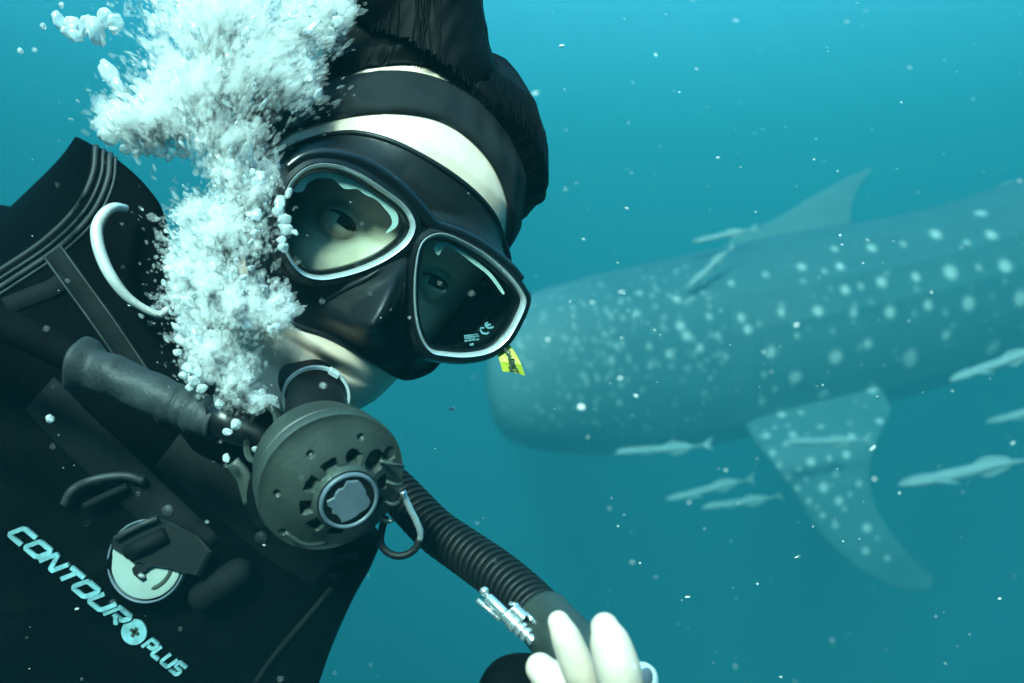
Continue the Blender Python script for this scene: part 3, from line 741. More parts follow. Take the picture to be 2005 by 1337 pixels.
def skirt():
    g = .0012; us = np.arange(-.098, .1, g); vv = np.arange(-.08, .07, g); X, Y = np.meshgrid(us, vv)
    ins = inpoly(X, Y, SK_2D)
    lens_in = [inpoly(X, Y, P) for P in LP]; dl = np.minimum(dpoly(X, Y, LP[0]), dpoly(X, Y, LP[1]))
    hole = (lens_in[0] | lens_in[1]) & (dl > .0015)
    do = dpoly(X, Y, SK_2D)
    # rim height comes from the traced seal line, inside it rises to the frame
    fw = np.full(X.shape, -.03); idx = np.argwhere(ins)
    for i, j in idx: fw[i, j] = max(face_w(X[i, j], Y[i, j]), -.075)
    # near the seal line follow the line itself (the face may fall away there)
    nb = np.empty(X.shape)
    for i, j in idx:
        k = np.argmin((SK_2D[:, 0] - X[i, j]) ** 2 + (SK_2D[:, 1] - Y[i, j]) ** 2); nb[i, j] = SKP[k, 2]
    base = np.where(ins, np.maximum(fw, nb), -.03) + .0012
    t = sstep(do / .020)
    lensnear = np.exp(-(dl / .010) ** 2)
    top = .0105 + .0085 * lensnear
    W = base * (1 - t) + np.maximum(base, top) * t
    W = np.maximum(W, 0) * 0 + W + nose_h(X, Y) * sstep(do / .012) * (1 - .75 * np.exp(-(dl / .006) ** 2))
    keep = ins & ~hole
    id_ = -np.ones(X.shape, int); vs = []
    for i, j in np.argwhere(keep): id_[i, j] = len(vs); vs.append(L(X[i, j], Y[i, j], W[i, j]))
    fs = []
    for i in range(X.shape[0] - 1):
        for j in range(X.shape[1] - 1):
            q = (id_[i, j], id_[i, j + 1], id_[i + 1, j + 1], id_[i + 1, j]); r = [k for k in q if k >= 0]
            if len(r) >= 3: fs.append(tuple(r))
    return vs, fs
so = build('skirt', *skirt(), M['silicone'], mask)
sm = so.modifiers.new('thick', 'SOLIDIFY'); sm.thickness = .0014; sm.offset = -1
sealp = [L(a[0], a[1], a[2] + .0012) for a in SKP]
build('seal_lip', *sweep(sealp, .0017, 8, closed=True, up=HF), M['silicone'], so)
# ridges of the nose pocket
for s, q in ((-1, [(-.008, -.014), (-.012, -.024), (-.018, -.036), (-.024, -.050)]), (1, [(.008, -.014), (.012, -.024), (.018, -.036), (.022, -.050)])):
    pts = [L(u, v, face_w(u, v) * .2 + .0125 + float(nose_h(np.array(u), np.array(v)))) for u, v in q]
    build('nose_ridge', *sweep(cr(pts, 20), [.0022 * math.sin(math.pi * (k + 1) / 21) for k in range(20)], 8), M['silicone'], so)

def ring_loft(P2, prof, w0=0.0):
    n = len(P2); T = np.roll(P2, -1, 0) - np.roll(P2, 1, 0); T /= np.linalg.norm(T, axis=1)[:, None]
    Nn = np.stack([T[:, 1], -T[:, 0]], 1)
    c = P2.mean(0)
    if ((P2 - c) * Nn).sum() < 0: Nn = -Nn
    vs = []; fs = []; m = len(prof)
    for k in range(n):
        for o_, w in prof:
            q = P2[k] + Nn[k] * o_; vs.append(L(q[0], q[1], w + w0))
    for k in range(n):
        j = (k + 1) % n
        for i in range(m):
            ii = (i + 1) % m; fs.append((k * m + i, j * m + i, j * m + ii, k * m + ii))
    return vs, fs
def inset(P2, o_):
    T = np.roll(P2, -1, 0) - np.roll(P2, 1, 0); T /= np.linalg.norm(T, axis=1)[:, None]; Nn = np.stack([T[:, 1], -T[:, 0]], 1)
    if ((P2 - P2.mean(0)) * Nn).sum() < 0: Nn = -Nn
    return P2 + Nn * o_
LENS_BAND = [[(250, 440), (262, 380), (310, 335), (370, 285), (440, 252), (560, 252), (700, 292), (860, 375), (1000, 455), (1130, 552), (1218, 640), (1240, 725), (1215, 790), (1120, 845), (1180, 760), (1170, 690), (1120, 622), (1040, 535), (930, 482), (860, 432), (790, 430), (735, 425), (700, 400), (640, 345), (560, 328), (480, 330), (385, 385), (360, 440), (310, 462)], None]
for li, P2 in enumerate(LP):
    lf = build('lens_frame', *ring_loft(P2, [(.0052, .004), (.0060, .012), (.0055, .021), (.0038, .0252), (.0012, .0262), (.0004, .0245), (.0002, .010), (.0020, .004)]), M['frame'], mask, auto=40)
    build('rim', *ring_loft(P2, [(.0005, .0263), (.0002, .0270), (-.0003, .0268), (-.0014, .0242), (-.0020, .0226), (-.0014, .0212), (.0003, .0215)]), M['rim'], lf, auto=50)
    build('inner_rim', *ring_loft(P2, [(-.0021, .0224), (-.0036, .0210), (-.0046, .0150), (-.0038, .0140), (-.0018, .0206)]), M['frame'], lf, auto=50)
    wv = []; wf = []; Wq = [inset(P2, o_) for o_ in (-.001, .001, .003, .004)]; nW = len(P2); Wq.append(np.stack([np.clip(Wq[3][:, 0], -.066, .066), Wq[3][:, 1]], 1))      # inner wall of the skirt down to the face
    for r_ in range(5):
        for q in Wq[r_]:
            fw_ = max(face_w(q[0], q[1], -.055), -.055) - .001; wv.append(L(q[0], q[1], .018 + (fw_ - .018) * (r_ / 3) if r_ < 4 else fw_ - .002))
    for r_ in range(4):
        for k in range(nW): j = (k + 1) % nW; wf.append((r_ * nW + k, r_ * nW + j, (r_ + 1) * nW + j, (r_ + 1) * nW + k))
    iw = build('inner_wall', wv, wf, M['silicone'], so)
    Q = inset(P2, -.0016)
    ln = build('lens', *prism([L(q[0], q[1], .0205) for q in Q], HF, .0022), M['lens'], mask, smooth=False)
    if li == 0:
        o = cr([tuple(W2L(fp(520 + x / 4.776, 280 + y / 4.776, .0185)))[:2] for x, y in LENS_BAND[0]], 120, True)
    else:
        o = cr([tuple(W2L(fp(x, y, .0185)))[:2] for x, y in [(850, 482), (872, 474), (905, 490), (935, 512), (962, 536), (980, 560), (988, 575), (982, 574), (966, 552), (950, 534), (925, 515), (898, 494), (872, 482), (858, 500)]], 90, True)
    build('pale_band', *prism([L(q[0], q[1], .0184) for q in o], HF, .0004), M['lens_band'], ln, smooth=False)  # pale translucent band just behind the lens, along its upper edge
def stroke(pts, w, nrm, th):
    return sweep([V(p) for p in pts], w / 2, up=nrm, prof=RECT, flat=th * 2 / w)
def lens_px(x, y): return fp(900 + x / 19.1, 630 + y / 19.1, .0228)
for ch in ([(920, 225), (780, 225), (785, 330), (850, 425), (1000, 440), (1095, 395)], [(1060, 30), (965, 60), (960, 140), (1050, 220), (1160, 225), (1270, 185)], [(1000, 130), (1165, 95)]):
    build('letter', *stroke([lens_px(*p) for p in ch], .0011, HF, .0002), M['silver_print'], ln, smooth=False)
for a, b, w in (((160, 520), (700, 460), .0007), ((170, 570), (740, 530), .0007), ((180, 625), (600, 600), .0006), ((180, 715), (760, 645), .0009), ((380, 850), (535, 835), .0014)):
    n_ = 9 if w < .0009 else 4 if w < .001 else 2
    mbb = MB()
    for k in range(n_):
        t0, t1 = k / n_, (k + .78) / n_
        pa = [a[0] + (b[0] - a[0]) * t0, a[1] + (b[1] - a[1]) * t0]; pb = [a[0] + (b[0] - a[0]) * t1, a[1] + (b[1] - a[1]) * t1]
        mbb.add(*stroke([lens_px(*pa), lens_px(*pb)], w, HF, .0002))
    mbb.build('printed_line', M['silver_print'], ln, smooth=False)
# brow bar joining the two lenses and the outer lugs
bar = [fp(x, y, .0225) for x, y in [(560, 332), (600, 306), (660, 304), (720, 324), (780, 366), (822, 410), (850, 440), (900, 458), (950, 486), (1000, 526), (1018, 548)]]
build('brow_bar', *sweep(cr(bar, 70), [.0034 + .0012 * math.sin(math.pi * k / 69) for k in range(70)], 10, up=HF), M['frame'], mask)
build('nose_bridge', *rounded([(fp(800, 425, .016), .0042), (fp(812, 455, .020), .0050), (fp(812, 500, .018), .0045), (fp(800, 560, .012), .0035)], 0, 24, 14), M['frame'], mask)
# strap with its buckles
strp = [(-.094, .020, -.004), (-.099, .022, -.03), (-.100, .026, -.09), (-.075, .03, -.18), (-.03, .03, -.215), (.03, .03, -.215), (.075, .03, -.18), (.101, .026, -.09), (.099, .022, -.03), (.094, .012, -.004)]
P3 = cr(strp, 90); cen = L(0, .025, -.09)
def ribbon(P, width, th, upv, cenv):
    vs = []; fs = []; n = len(P)
    for i, p in enumerate(P):
        p = V(p); out = (p - cenv); out = (out - upv * out.dot(upv)).normalized()
        for a, b in ((-1, 0), (-1, 1), (-.35, 1.35), (.35, 1.35), (1, 1), (1, 0)): vs.append(p + upv * (a * width / 2) + out * (b * th))
    for i in range(n - 1):
        for k in range(6): fs.append((i * 6 + k, i * 6 + (k + 1) % 6, (i + 1) * 6 + (k + 1) % 6, (i + 1) * 6 + k))
    fs += [tuple(range(6)), tuple(reversed(range((n - 1) * 6, n * 6)))]
    return vs, fs
build('strap', *ribbon([L(*p) for p in P3], .019, .003, HU, cen), M['silicone'], mask, auto=40)
for s in (-1, 1):
    if s > 0: continue
    bk = [L(s * .088, .022 - (s > 0) * .01, .006), L(s * .096, .022 - (s > 0) * .01, -.004), L(s * .1015, .023, -.018)]
    bo = build('buckle', *ribbon(cr(bk, 14), .021, .006, HU, L(0, .02, -.03)), M['frame'], mask, auto=40)
    for w in (-.010, -.020, -.028):
        build('ridge', *sweep([L(s * .1075, .013, w), L(s * .1085, .023, w), L(s * .1075, .033, w)], .0016, 8), M['frame'], bo)
# yellow name tape tied below the picture-right lens
def tp(x, y, d=.545): return at(940 + x / 10.28, 620 + y / 10.28, d)
tape_o = [(420, 480), (545, 380), (590, 560), (660, 650), (760, 800), (830, 960), (910, 1190), (760, 1140), (620, 1115), (450, 1100), (400, 900), (330, 700), (340, 600)]
tape = build('name_tape', *prism([tp(x, y, .545 + .004 * math.sin(y / 200)) for x, y in tape_o], (0, -1, 0), .0006), M['yellow'], mask, smooth=False)
for pl in ([(580, 1020), (640, 980), (700, 985), (765, 1100), (700, 1105), (620, 1060), (580, 1020)], [(700, 985), (640, 950), (580, 925), (690, 915), (600, 870), (695, 865)], [(560, 850), (690, 860)], [(490, 640), (560, 680), (610, 710), (560, 790), (610, 800)], [(500, 670), (590, 780)]):
    build('letter', *stroke([tp(x, y, .5395) for x, y in pl], .0011, (0, -1, 0), .0003), M['ink'], tape, smooth=False)

# ------------------------------------------------------------------ regulator (second stage) in the mouth
RN = V((.475, -.81, -.318)).normalized(); RC = at(652, 945, .44)
reg = thing('regulator', RC - RN * .03, 'round olive and black breathing regulator held in the diver mouth', 'regulator')
RX = (V((0, 0, 1)) - RN * RN.z).normalized(); RY = RN.cross(RX)
def rpx(px, py, h):
    """pixel ray met with the regulator's face plane: polar place"""
    r = ray(px, py); t = (RC + RN * h).dot(RN) / r.dot(RN); q = r * t - RC
    return math.hypot(q.dot(RX), q.dot(RY)), math.atan2(q.dot(RY), q.dot(RX))
def rpt(r, a, h): return RC + (RX * math.cos(a) + RY * math.sin(a)) * r + RN * h
case = [(.0, -.036), (.016, -.036), (.025, -.034), (.033, -.027), (.0362, -.014), (.0370, -.0075), (.0362, -.0066), (.0362, -.0058), (.0374, -.0052), (.0376, -.0015), (.0366, .0004), (.030, .0002), (.0, .0002)]
build('case', *lathe(case, RC, RN, 96), M['olive'], reg, auto=35)
BR, BA = rpx(682, 978, .012)
bc = rpt(BR, BA, 0)                                       # purge button axis
slots = [(math.radians(-150 + 36 * k), .0175, .0225) for k in range(10)]
dims = [rpx(605, 885, .003), rpx(705, 855, .003), rpx(543, 965, .003), rpx(555, 1045, .003)]
scoop = [rpx(895, 0, 0)] and [rpx(735, 905, .007), rpx(765, 895, .005), rpx(690, 893, .007)]
def cover():
    nr, na = 90, 240; vs = []; fs = []
    for i in range(nr):
        r = .0367 * (1 - i / (nr - 1)) + .0002
        for k in range(na):
            a = 2 * math.pi * k / na
            h = .0006 + .0088 * sstep((.0362 - r) / .024) ** .8
            p = rpt(r, a, 0) - bc; rb = p.length; ab = math.atan2(p.dot(RY), p.dot(RX))
            for sa, r0, r1 in slots:
                da = abs((ab - sa + math.pi) % (2 * math.pi) - math.pi)
                h -= .0050 * sstep((.20 - da) / .05) * sstep((rb - r0) / .0008 + .5) * sstep((r1 - rb) / .0008 + .5)
            h += .0030 * sstep((.0172 - rb) / .0012) - .0040 * sstep((.0155 - rb) / .0008)
            for dr, da in dims:
                q = (rpt(r, a, 0) - rpt(dr, da, 0)).length; h -= .0022 * sstep((.0019 - q) / .0008)
            for (dr, da), rad in zip(scoop, (.0058, .0042, .0040)):
                q = (rpt(r, a, 0) - rpt(dr, da, 0)).length; h -= .0060 * sstep((rad - q) / .0018)
            vs.append(rpt(r, a, h))
    for i in range(nr - 1):
        for k in range(na):
            j = (k + 1) % na; fs.append((i * na + k, i * na + j, (i + 1) * na + j, (i + 1) * na + k))
    fs.append(tuple(range((nr - 1) * na, nr * na)))
    return vs, fs
cv = build('front_cover', *cover(), M['olive'], reg, auto=35)
pb = build('purge_button', *lathe([(.0158, .004), (.0150, .0125), (.0140, .0136), (.0, .0136)], bc, RN, 64), M['plastic'], reg, auto=35)
build('button_ring', *lathe([(.0150, .0125), (.0149, .0142), (.0140, .0146), (.0131, .0142), (.0128, .0130)], bc, RN, 64), M['blue_grey'], pb)
oc = []
for k in range(26):
    a = 2 * math.pi * k / 26; r = .0102 + .0013 * (1 if (k // 2) % 3 == 0 else -1) * .7 + .0006 * math.sin(k * 2.3)
    oc.append(bc + (RX * math.cos(a) + RY * math.sin(a)) * r + RN * .0134)
build('badge', *prism(oc, RN, .0013, .0004), M['blue_grey'], pb, smooth=False)
# three grille bars on the shaded side
for px0, py0, px1, py1 in ((745, 905, 790, 915), (758, 945, 788, 950), (755, 985, 782, 985), (560, 1045, 640, 1065), (740, 1015, 770, 1020)):
    a, b = rpx(px0, py0, .007), rpx(px1, py1, .005)
    build('grille_bar', *sweep(cr([rpt(a[0], a[1], .0055), rpt((a[0] + b[0]) / 2, (a[1] + b[1]) / 2, .0075), rpt(b[0], b[1], .004)], 10), .0011, 6), M['olive'], cv)
# mouthpiece
MO = L(.003, -.093, -.002); MB0 = RC - RN * .034 + RX * .008
mp = sweep(cr([MO - HF * .012, MO, MO + HF * .010, (MO * .45 + MB0 * .55) + HF * .006, MB0], 24), [.0205] * 3 + [.0200, .0190, .0182, .0176] + [.0172] * 17, 40, up=HU, flat=.86)
mpo = build('mouthpiece', *mp, M['rubber'], reg)
zt0 = cr([MO - HF * .012, MO, MO + HF * .010, (MO * .45 + MB0 * .55) + HF * .006, MB0], 24)
zp, zT, zN, zB = frames(zt0, up=HU)
zi = 9; build('zip_tie', *lathe([(.0176, -.0013), (.0192, -.0013), (.0192, .0013), (.0176, .0013), (.0176, -.0013)], zp[zi], zT[zi], 64, HU), M['clear'], mpo, auto=40)
build('tie_lock', *prism([zp[zi] + zN[zi] * .0165 + zB[zi] * x + zT[zi] * y for x, y in ((-.003, -.0025), (.003, -.0025), (.003, .0025), (-.003, .0025))], zN[zi], .003, .0006), M['clear'], mpo, smooth=False)
# exhaust tee on the picture-left side
ex = cr([at(610, 900, .475), at(565, 872, .470), at(532, 856, .464), at(512, 850, .460)], 22)
P_, T_, N_, B_ = frames(ex)
ro = [.010 + .0045 * (k / 21) ** 2 for k in range(22)]; vs = []; fs = []
tv, tf = sweep(ex, ro, 32, cap=False); te = build('exhaust_tee', tv, tf, M['plastic'], reg)
sm = te.modifiers.new('thick', 'SOLIDIFY'); sm.thickness = .0016; sm.offset = -1
build('exhaust_rim', *lathe([(.0128, -.001), (.0148, -.001), (.0152, .0012), (.0128, .0012), (.0128, -.001)], V(ex[-1]), T_[-1], 48), M['olive'], te, auto=40)
build('exhaust_arm', *strap(cr([at(545, 885, .462), at(515, 930, .462), at(506, 980, .466), at(520, 1030, .472)], 20), .011, .006, (0, -1, 0)), M['plastic'], reg)
build('exhaust_vane', *strap(cr([at(455, 905, .468), at(478, 935, .468), at(492, 985, .47)], 14), .008, .003, (0, -1, 0)), M['olive'], reg)
# swivel, sleeve and hose to the left
build('swivel', *sweep([at(412, 808, .476), at(440, 822, .475), at(455, 830, .475), at(500, 850, .476), at(560, 880, .478)], [.0085, .0095, .0100, .0085, .0080], 24), M['plastic'], reg)
sl = cr([at(156, 712, .488), at(180, 720, .487), at(228, 740, .485), at(290, 767, .482), at(365, 800, .479), at(428, 826, .476)], 60)
rs = [.0094 - .0010 * k / 59 + .0042 * math.exp(-(k / 4.0) ** 2) + .0005 * math.sin(k * 1.3) * (k > 38) + .0006 * math.exp(-((k - 14) / 2.0) ** 2) for k in range(60)]
slv, slf = sweep(sl, rs, 36, cap=False)
slv = [V(p) + V((mnoise.noise(V(p) * 90), mnoise.noise(V(p) * 90 + V((5, 0, 0))), mnoise.noise(V(p) * 90 + V((0, 7, 0))))) * .0014 for p in slv]
so_ = build('hose_sleeve', slv, slf, M['sleeve'], reg)
sm = so_.modifiers.new('thick', 'SOLIDIFY'); sm.thickness = .0022; sm.offset = -1
SLT = BVHTree.FromPolygons([V(p) for p in slv], slf)
for x, y, r in ((206, 742, .0030), (412, 826, .0026)):
    c = onto(SLT, x, y, 0, .47); n_ = (-c).normalized()
    build('sleeve_hole', *lathe([(r + .0008, -.001), (r + .0006, .0006), (r, .0004), (r * .9, -.0015)], c, n_, 28), M['sleeve'], so_)
    build('hole_plug', *lathe([(r * .95, .0001), (r * .4, .0002), (.0001, .0002)], c, n_, 24), M['pupil'], so_)
for pl in ([(250, 770), (290, 786), (335, 806), (372, 816)], [(320, 796), (355, 806), (385, 818), (398, 832)], [(330, 812), (352, 800), (380, 808)]):
    build('slit', *sweep(cr([onto(SLT, x, y, .0002, .472) for x, y in pl], 16), [.0012 * math.sin(math.pi * (k + 1) / 17) + .0002 for k in range(16)], 8), M['sleeve'], so_)
build('hose', *sweep(cr([at(-420, 540, .56), at(-200, 570, .52), at(-60, 612, .497), at(60, 658, .490), at(190, 722, .487), at(240, 745, .485)], 50), .0092, 28), M['hose_rubber'], reg)

# ------------------------------------------------------------------ buoyancy jacket
bcd = thing('buoyancy_jacket', at(250, 1400, .66), 'black buoyancy jacket with silver lettering, badge and steel ring', 'dive vest')
def sheet(rows, th, nrm):
    """a cloth sheet through rows of points, with thickness"""
    G = np.array([[tuple(p) for p in r] for r in rows]); a, b, _ = G.shape; nv = np.array(V(nrm).normalized()) * th
    vs = [tuple(p) for r in G for p in r] + [tuple(p + nv) for r in G for p in r]; N_ = a * b; fs = []
    for i in range(a - 1):
        for j in range(b - 1):
            q = (i * b + j, i * b + j + 1, (i + 1) * b + j + 1, (i + 1) * b + j); fs.append(tuple(reversed(q))); fs.append(tuple(k + N_ for k in q))
    bd = [(0, j) for j in range(b)] + [(i, b - 1) for i in range(1, a)] + [(a - 1, j) for j in range(b - 2, -1, -1)] + [(i, 0) for i in range(a - 2, 0, -1)]
    for k in range(len(bd)):
        p, q = bd[k], bd[(k + 1) % len(bd)]; x, y = p[0] * b + p[1], q[0] * b + q[1]; fs.append((x, y, y + N_, x + N_))
    return vs, fs
chest_o = [(300, 700), (420, 790), (520, 850), (640, 960), (738, 1040), (732, 1095), (692, 1170), (652, 1260), (622, 1345), (560, 1520), (300, 1640), (-150, 1560), (-330, 1250), (-260, 800), (-100, 640), (80, 640), (200, 660)]
cp = build('chest_panel', *pillow([at(x, y, .665 + .02 * (y - 1000) / 500) for x, y in chest_o], .062, .10, (.12, -1, .05), n=220, rings=40, noise=.010, nscale=13, p=2.6), M['nylon'], bcd)
CT = bvh(cp)
# shoulder yoke: inner face, front face, piping
A_ = cr([at(152, 283, .71), at(90, 338, .71), at(30, 395, .715), at(-30, 450, .72), at(-110, 520, .73)], 40)
B_c = [(190, 289), (184, 345), (152, 410), (88, 474), (0, 534), (-90, 592)]
B_ = cr([at(x, y, .612) for x, y in B_c], 40)
rows = [[V(A_[k]) * (1 - t) + V(B_[k]) * t + V((-.006, -.004, .006)) * math.sin(math.pi * t) for t in np.linspace(0, 1, 14)] for k in range(40)]
yk = build('shoulder_yoke', *sheet(rows, .006, (.5, .3, -.6)), M['nylon'], bcd)
front_o = B_c[::-1] + [(240, 320), (290, 368), (320, 420), (336, 520), (352, 640), (410, 790), (300, 900), (120, 850), (0, 740), (-90, 680)]
yf = build('yoke_front', *pillow([at(x, y, .616) for x, y in front_o], .016, .03, (.1, -1, .1), n=200, rings=26, noise=.003, nscale=18, centre=at(150, 620, .616), p=2.4), M['neoprene'], bcd)
YT = bvh(yf)
for k, (ox, oy, r) in enumerate(((-2, -3, .0021), (9, 4, .0014), (22, 12, .0021), (33, 18, .0012))):
    pts = [onto(YT, x + ox + (4 if k else 0), y + oy, .0006, .612) for x, y in cr([(x, y) for x, y in B_c[:5]] + [(-60, 572)], 36)]
    build('piping', *sweep(cr(pts, 60), r, 8), M['piping'], yf)
wp = [onto(YT, x, y, .0016, .6) for x, y in cr([(104, 492), (150, 556), (205, 632), (262, 716), (330, 820)], 30)]
build('webbing', *strap(wp, .015, .0022, (0, -1, 0)), M['webbing'], yf)
for ox in (-17, 17):
    build('stitching', *sweep([p + V((ox / FPX * .6, -.0014, ox * .6 / FPX * .55)) for p in wp], .0008, 6), M['piping'], yf)
wp2 = [onto(YT, x, y, .0014, .6) for x, y in cr([(10, 600), (60, 580), (100, 565), (128, 545)], 20)]
build('webbing', *strap(wp2, .012, .002, (0, -1, 0)), M['webbing'], yf)
dr = [(246, 408, .590), (224, 406, .578), (204, 418, .570), (190, 445, .566), (192, 478, .564), (204, 515, .564), (222, 548, .565), (248, 580, .570), (282, 604, .577), (312, 616, .584), (328, 606, .592)]
build('steel_ring', *sweep(cr([at(*p) for p in dr], 70), [.0026 + .0013 * math.sin(math.pi * min(1, k / 55)) for k in range(70)], 14), M['ring'], bcd)
# chest webbing, sliders and pocket
def cpx(pl, off=.002, n=30): return [onto(CT, x, y, off, .62) for x, y in cr(pl, n)]
build('webbing', *strap(cpx([(80, 770), (150, 845), (215, 905), (300, 985), (400, 1080)], .003), .030, .003, (0, -1, 0)), M['webbing'], cp)
build('webbing', *strap(cpx([(330, 880), (430, 960), (520, 1040), (640, 1120)], .003), .028, .003, (0, -1, 0)), M['webbing'], cp)
build('slider', *sweep(cpx([(126, 988), (140, 962), (170, 944), (210, 934), (250, 932), (282, 942)], .010, 36), .0030, 10), M['piping'], cp)
build('slider_bar', *sweep(cpx([(165, 992), (205, 972), (250, 952)], .009, 14), .0028, 10), M['webbing'], cp)
EC = onto(CT, 288, 1098, .004, .61); EN = V((-.10, -.97, .12)).normalized()
eX = (V((.80, 0, .60)) - EN * V((.80, 0, .60)).dot(EN)).normalized(); eY = EN.cross(eX)
ER = 78 / FPX * EC.y
em = build('badge', *lathe([(ER * .93, -.004), (ER * .93, .0010), (ER * .88, .0016), (.0001, .0016)], EC, EN, 80), M['silver'], cp, auto=35)
tag(em, 'round silver badge partly under a strap slider')
build('badge_ring', *lathe([(ER * .985, -.003), (ER * .985, .0014), (ER * 1.01, .0020), (ER * 1.035, .0014), (ER * 1.035, -.003)], EC, EN, 80), M['blue_grey'], em)
arc = [EC + (eX * math.cos(a) + eY * math.sin(a)) * ER * .70 + EN * .0014 for a in np.linspace(-1.95, -.75, 20)]
build('badge_slot', *sweep(arc, [.0017 * min(1, (min(k, 19 - k) + 1.2) / 3) for k in range(20)], 8, flat=.5, up=EN), M['ink'], em)
def bpx(x, y, h): r = ray(100 + x / 4.4575, 900 + y / 4.4575); t = (EC + EN * h).dot(EN) / r.dot(EN); return r * t
build('slider_plate', *prism([bpx(x, y, .0026) for x, y in [(545, 690), (640, 620), (925, 490), (1060, 540), (1300, 660), (1420, 800), (1310, 1010), (1160, 985), (1040, 940), (900, 920), (860, 940), (800, 890), (740, 905), (650, 830), (545, 765)]], EN, .004, .0012), M['plastic'], cp, smooth=False)
build('slider_bar', *sweep([bpx(*p, .010) for p in [(560, 690), (640, 640), (780, 570), (930, 510)]], .0023, 10), M['piping'], cp)
build('slider_bar', *sweep([bpx(*p, .009) for p in [(660, 810), (800, 750), (1000, 650)]], [.0050, .0056, .0050], 14), M['webbing'], cp)
build('slider_hook', *prism([bpx(x, y, .0024) for x, y in [(720, 950), (760, 900), (870, 915), (860, 950), (815, 985), (830, 1030), (795, 1050), (735, 1000)]], EN, .003, .0006), M['plastic'], cp, smooth=False)
build('pocket_tube', *rounded([(onto(CT, 398, 1168, .010, .6), .0100), (onto(CT, 430, 1145, .012, .6), .0105), (onto(CT, 466, 1120, .010, .6), .0098)], 0, 20, 20), M['webbing'], cp)
for pl, r in (([(500, 1337), (540, 1280), (600, 1210), (650, 1150)], .0022), ([(560, 1060), (600, 1085), (650, 1095), (700, 1085)], .0028), ([(520, 1050), (545, 1075), (600, 1110), (660, 1130)], .002)):
    build('seam', *sweep(cpx(pl, .0006, 24), r, 8), M['webbing'], cp)
for x, y in ((512, 1052), (330, 1000), (440, 900)):
    c = onto(CT, x, y, .004, .6); build('snap', *lathe([(.0048, -.003), (.0048, .001), (.0036, .0022), (.0001, .0024)], c, (0, -1, 0), 24), M['piping'], cp)
# lettering
GL = {'C': [[(1, .95), (.18, .95), (.04, .85), (0, .15), (.12, .04), (1, .04)]], 'O': [[(.14, .95), (.9, .95), (1, .82), (.96, .14), (.84, .04), (.1, .04), (0, .16), (.04, .84), (.14, .95)]],
      'N': [[(0, 0), (.04, .95), (.2, .95), (.78, .05), (.95, .05), (1, 1)]], 'T': [[(0, .95), (1.02, .95)], [(.5, .95), (.46, 0)]],
      'U': [[(.04, 1), (0, .16), (.12, .04), (.84, .04), (.96, .16), (1, 1)]], 'R': [[(0, 0), (.06, .95), (.9, .95), (1, .82), (.96, .5), (.84, .4), (.3, .4)], [(.45, .4), (.98, 0)]],
      'P': [[(0, 0), (.06, .95), (.9, .95), (1, .82), (.96, .5), (.84, .38), (.3, .38)]], 'L': [[(.06, 1), (0, .16), (.1, .04), (.95, .04)]],
      'S': [[(1, .95), (.14, .95), (.03, .85), (.03, .62), (.14, .52), (.86, .5), (.97, .4), (.95, .14), (.84, .04), (0, .04)]]}
ltr = bpy.data.objects.new('lettering', None); ltr.location = onto(CT, 190, 1180, 0) - wloc(bcd); link(ltr, bcd); ltr.empty_display_size = .01
def write(word, p0, p1, up, sw, fill=.80):
    p0, p1, up = V(p0), V(p1), V(up); adv = (p1 - p0) / (len(word) - 1 + fill)
    for i, ch in enumerate(word):
        mbl = MB()
        for sti, poly in enumerate(GL[ch]):
            pts = [p0 + adv * i + adv * fill * x + up * y for x, y in poly]
            mbl.add(*stroke_on([(p.x, p.y) for p in pts], sw, sti))
        mbl.build('letter', M['silver_print'], ltr, smooth=False)
def stroke_on(pl, sw, lift=0):
    pts = []
    for a, b in zip(pl[:-1], pl[1:]):
        n_ = max(2, int(math.hypot(b[0] - a[0], b[1] - a[1]) / 6))
        for k in range(n_): pts.append((a[0] + (b[0] - a[0]) * k / n_, a[1] + (b[1] - a[1]) * k / n_))
    pts.append(pl[-1])
    return sweep([onto(CT, x, y, .0013 + .0003 * lift, .61) for x, y in pts], sw / FPX * .6 / 2, up=(0, -1, 0), prof=RECT, flat=.0011 * 2 / (sw / FPX * .6))
write('CONTOUR', (16, 1046), (228, 1222), (32, -14), 8.5)
write('PLUS', (278, 1266), (346, 1322), (20, -16), 6.5, .78)
PC = onto(CT, 263, 1237, .0014, .61)
pm = build('plus_mark', *lathe([(.0088, -.001), (.0088, .0008), (.0001, .0008)], PC, (0, -1, 0), 40), M['silver_print'], ltr, smooth=False)
for a, b in (((255, 1232), (271, 1242)), ((268, 1229), (258, 1246))):
    ra, rb = at(*a, PC.y - .0012), at(*b, PC.y - .0012); build('plus_bar', *stroke([ra, rb], .0022, (0, -1, 0), .0004), M['ink'], ltr, smooth=False)
tag(ltr, 'silver words CONTOUR PLUS')
# wetsuit sleeve and shoulder
mb = MB(); mb.add(*rounded([(p, r + .008) for p, r in sh], 0, 40, 32)); mb.add(*rounded([(p, r + .006) for p, r in [(L(.0, -.102, -.098), .053)] + NECK[1:]], 0, 24, 30))
mb.add(*rounded([(at(-260, 640, .80), .075), (at(-120, 590, .80), .085), (-.02 * V((1, 0, 0)) + at(20, 560, .80), .075)], 0, 24, 28))
mb.add(*rounded([(at(900, 1850, .655), .050), (at(600, 1690, .80), .058), (at(430, 1270, .92), .066)], 0, 30, 28))
mb.add(*rounded([(at(330, 980, .90), .115), (at(200, 1250, .92), .125), (at(100, 1600, .92), .125)], 0, 30, 28))
v_ = [V(p) + V((0, -1, 0)) * mnoise.fractal(V(p) * 16, 1, 2, 3) * .004 for p in mb.v]; mb.v = [tuple(p) for p in v_]
ws = mb.build('wetsuit', M['neoprene'], person)

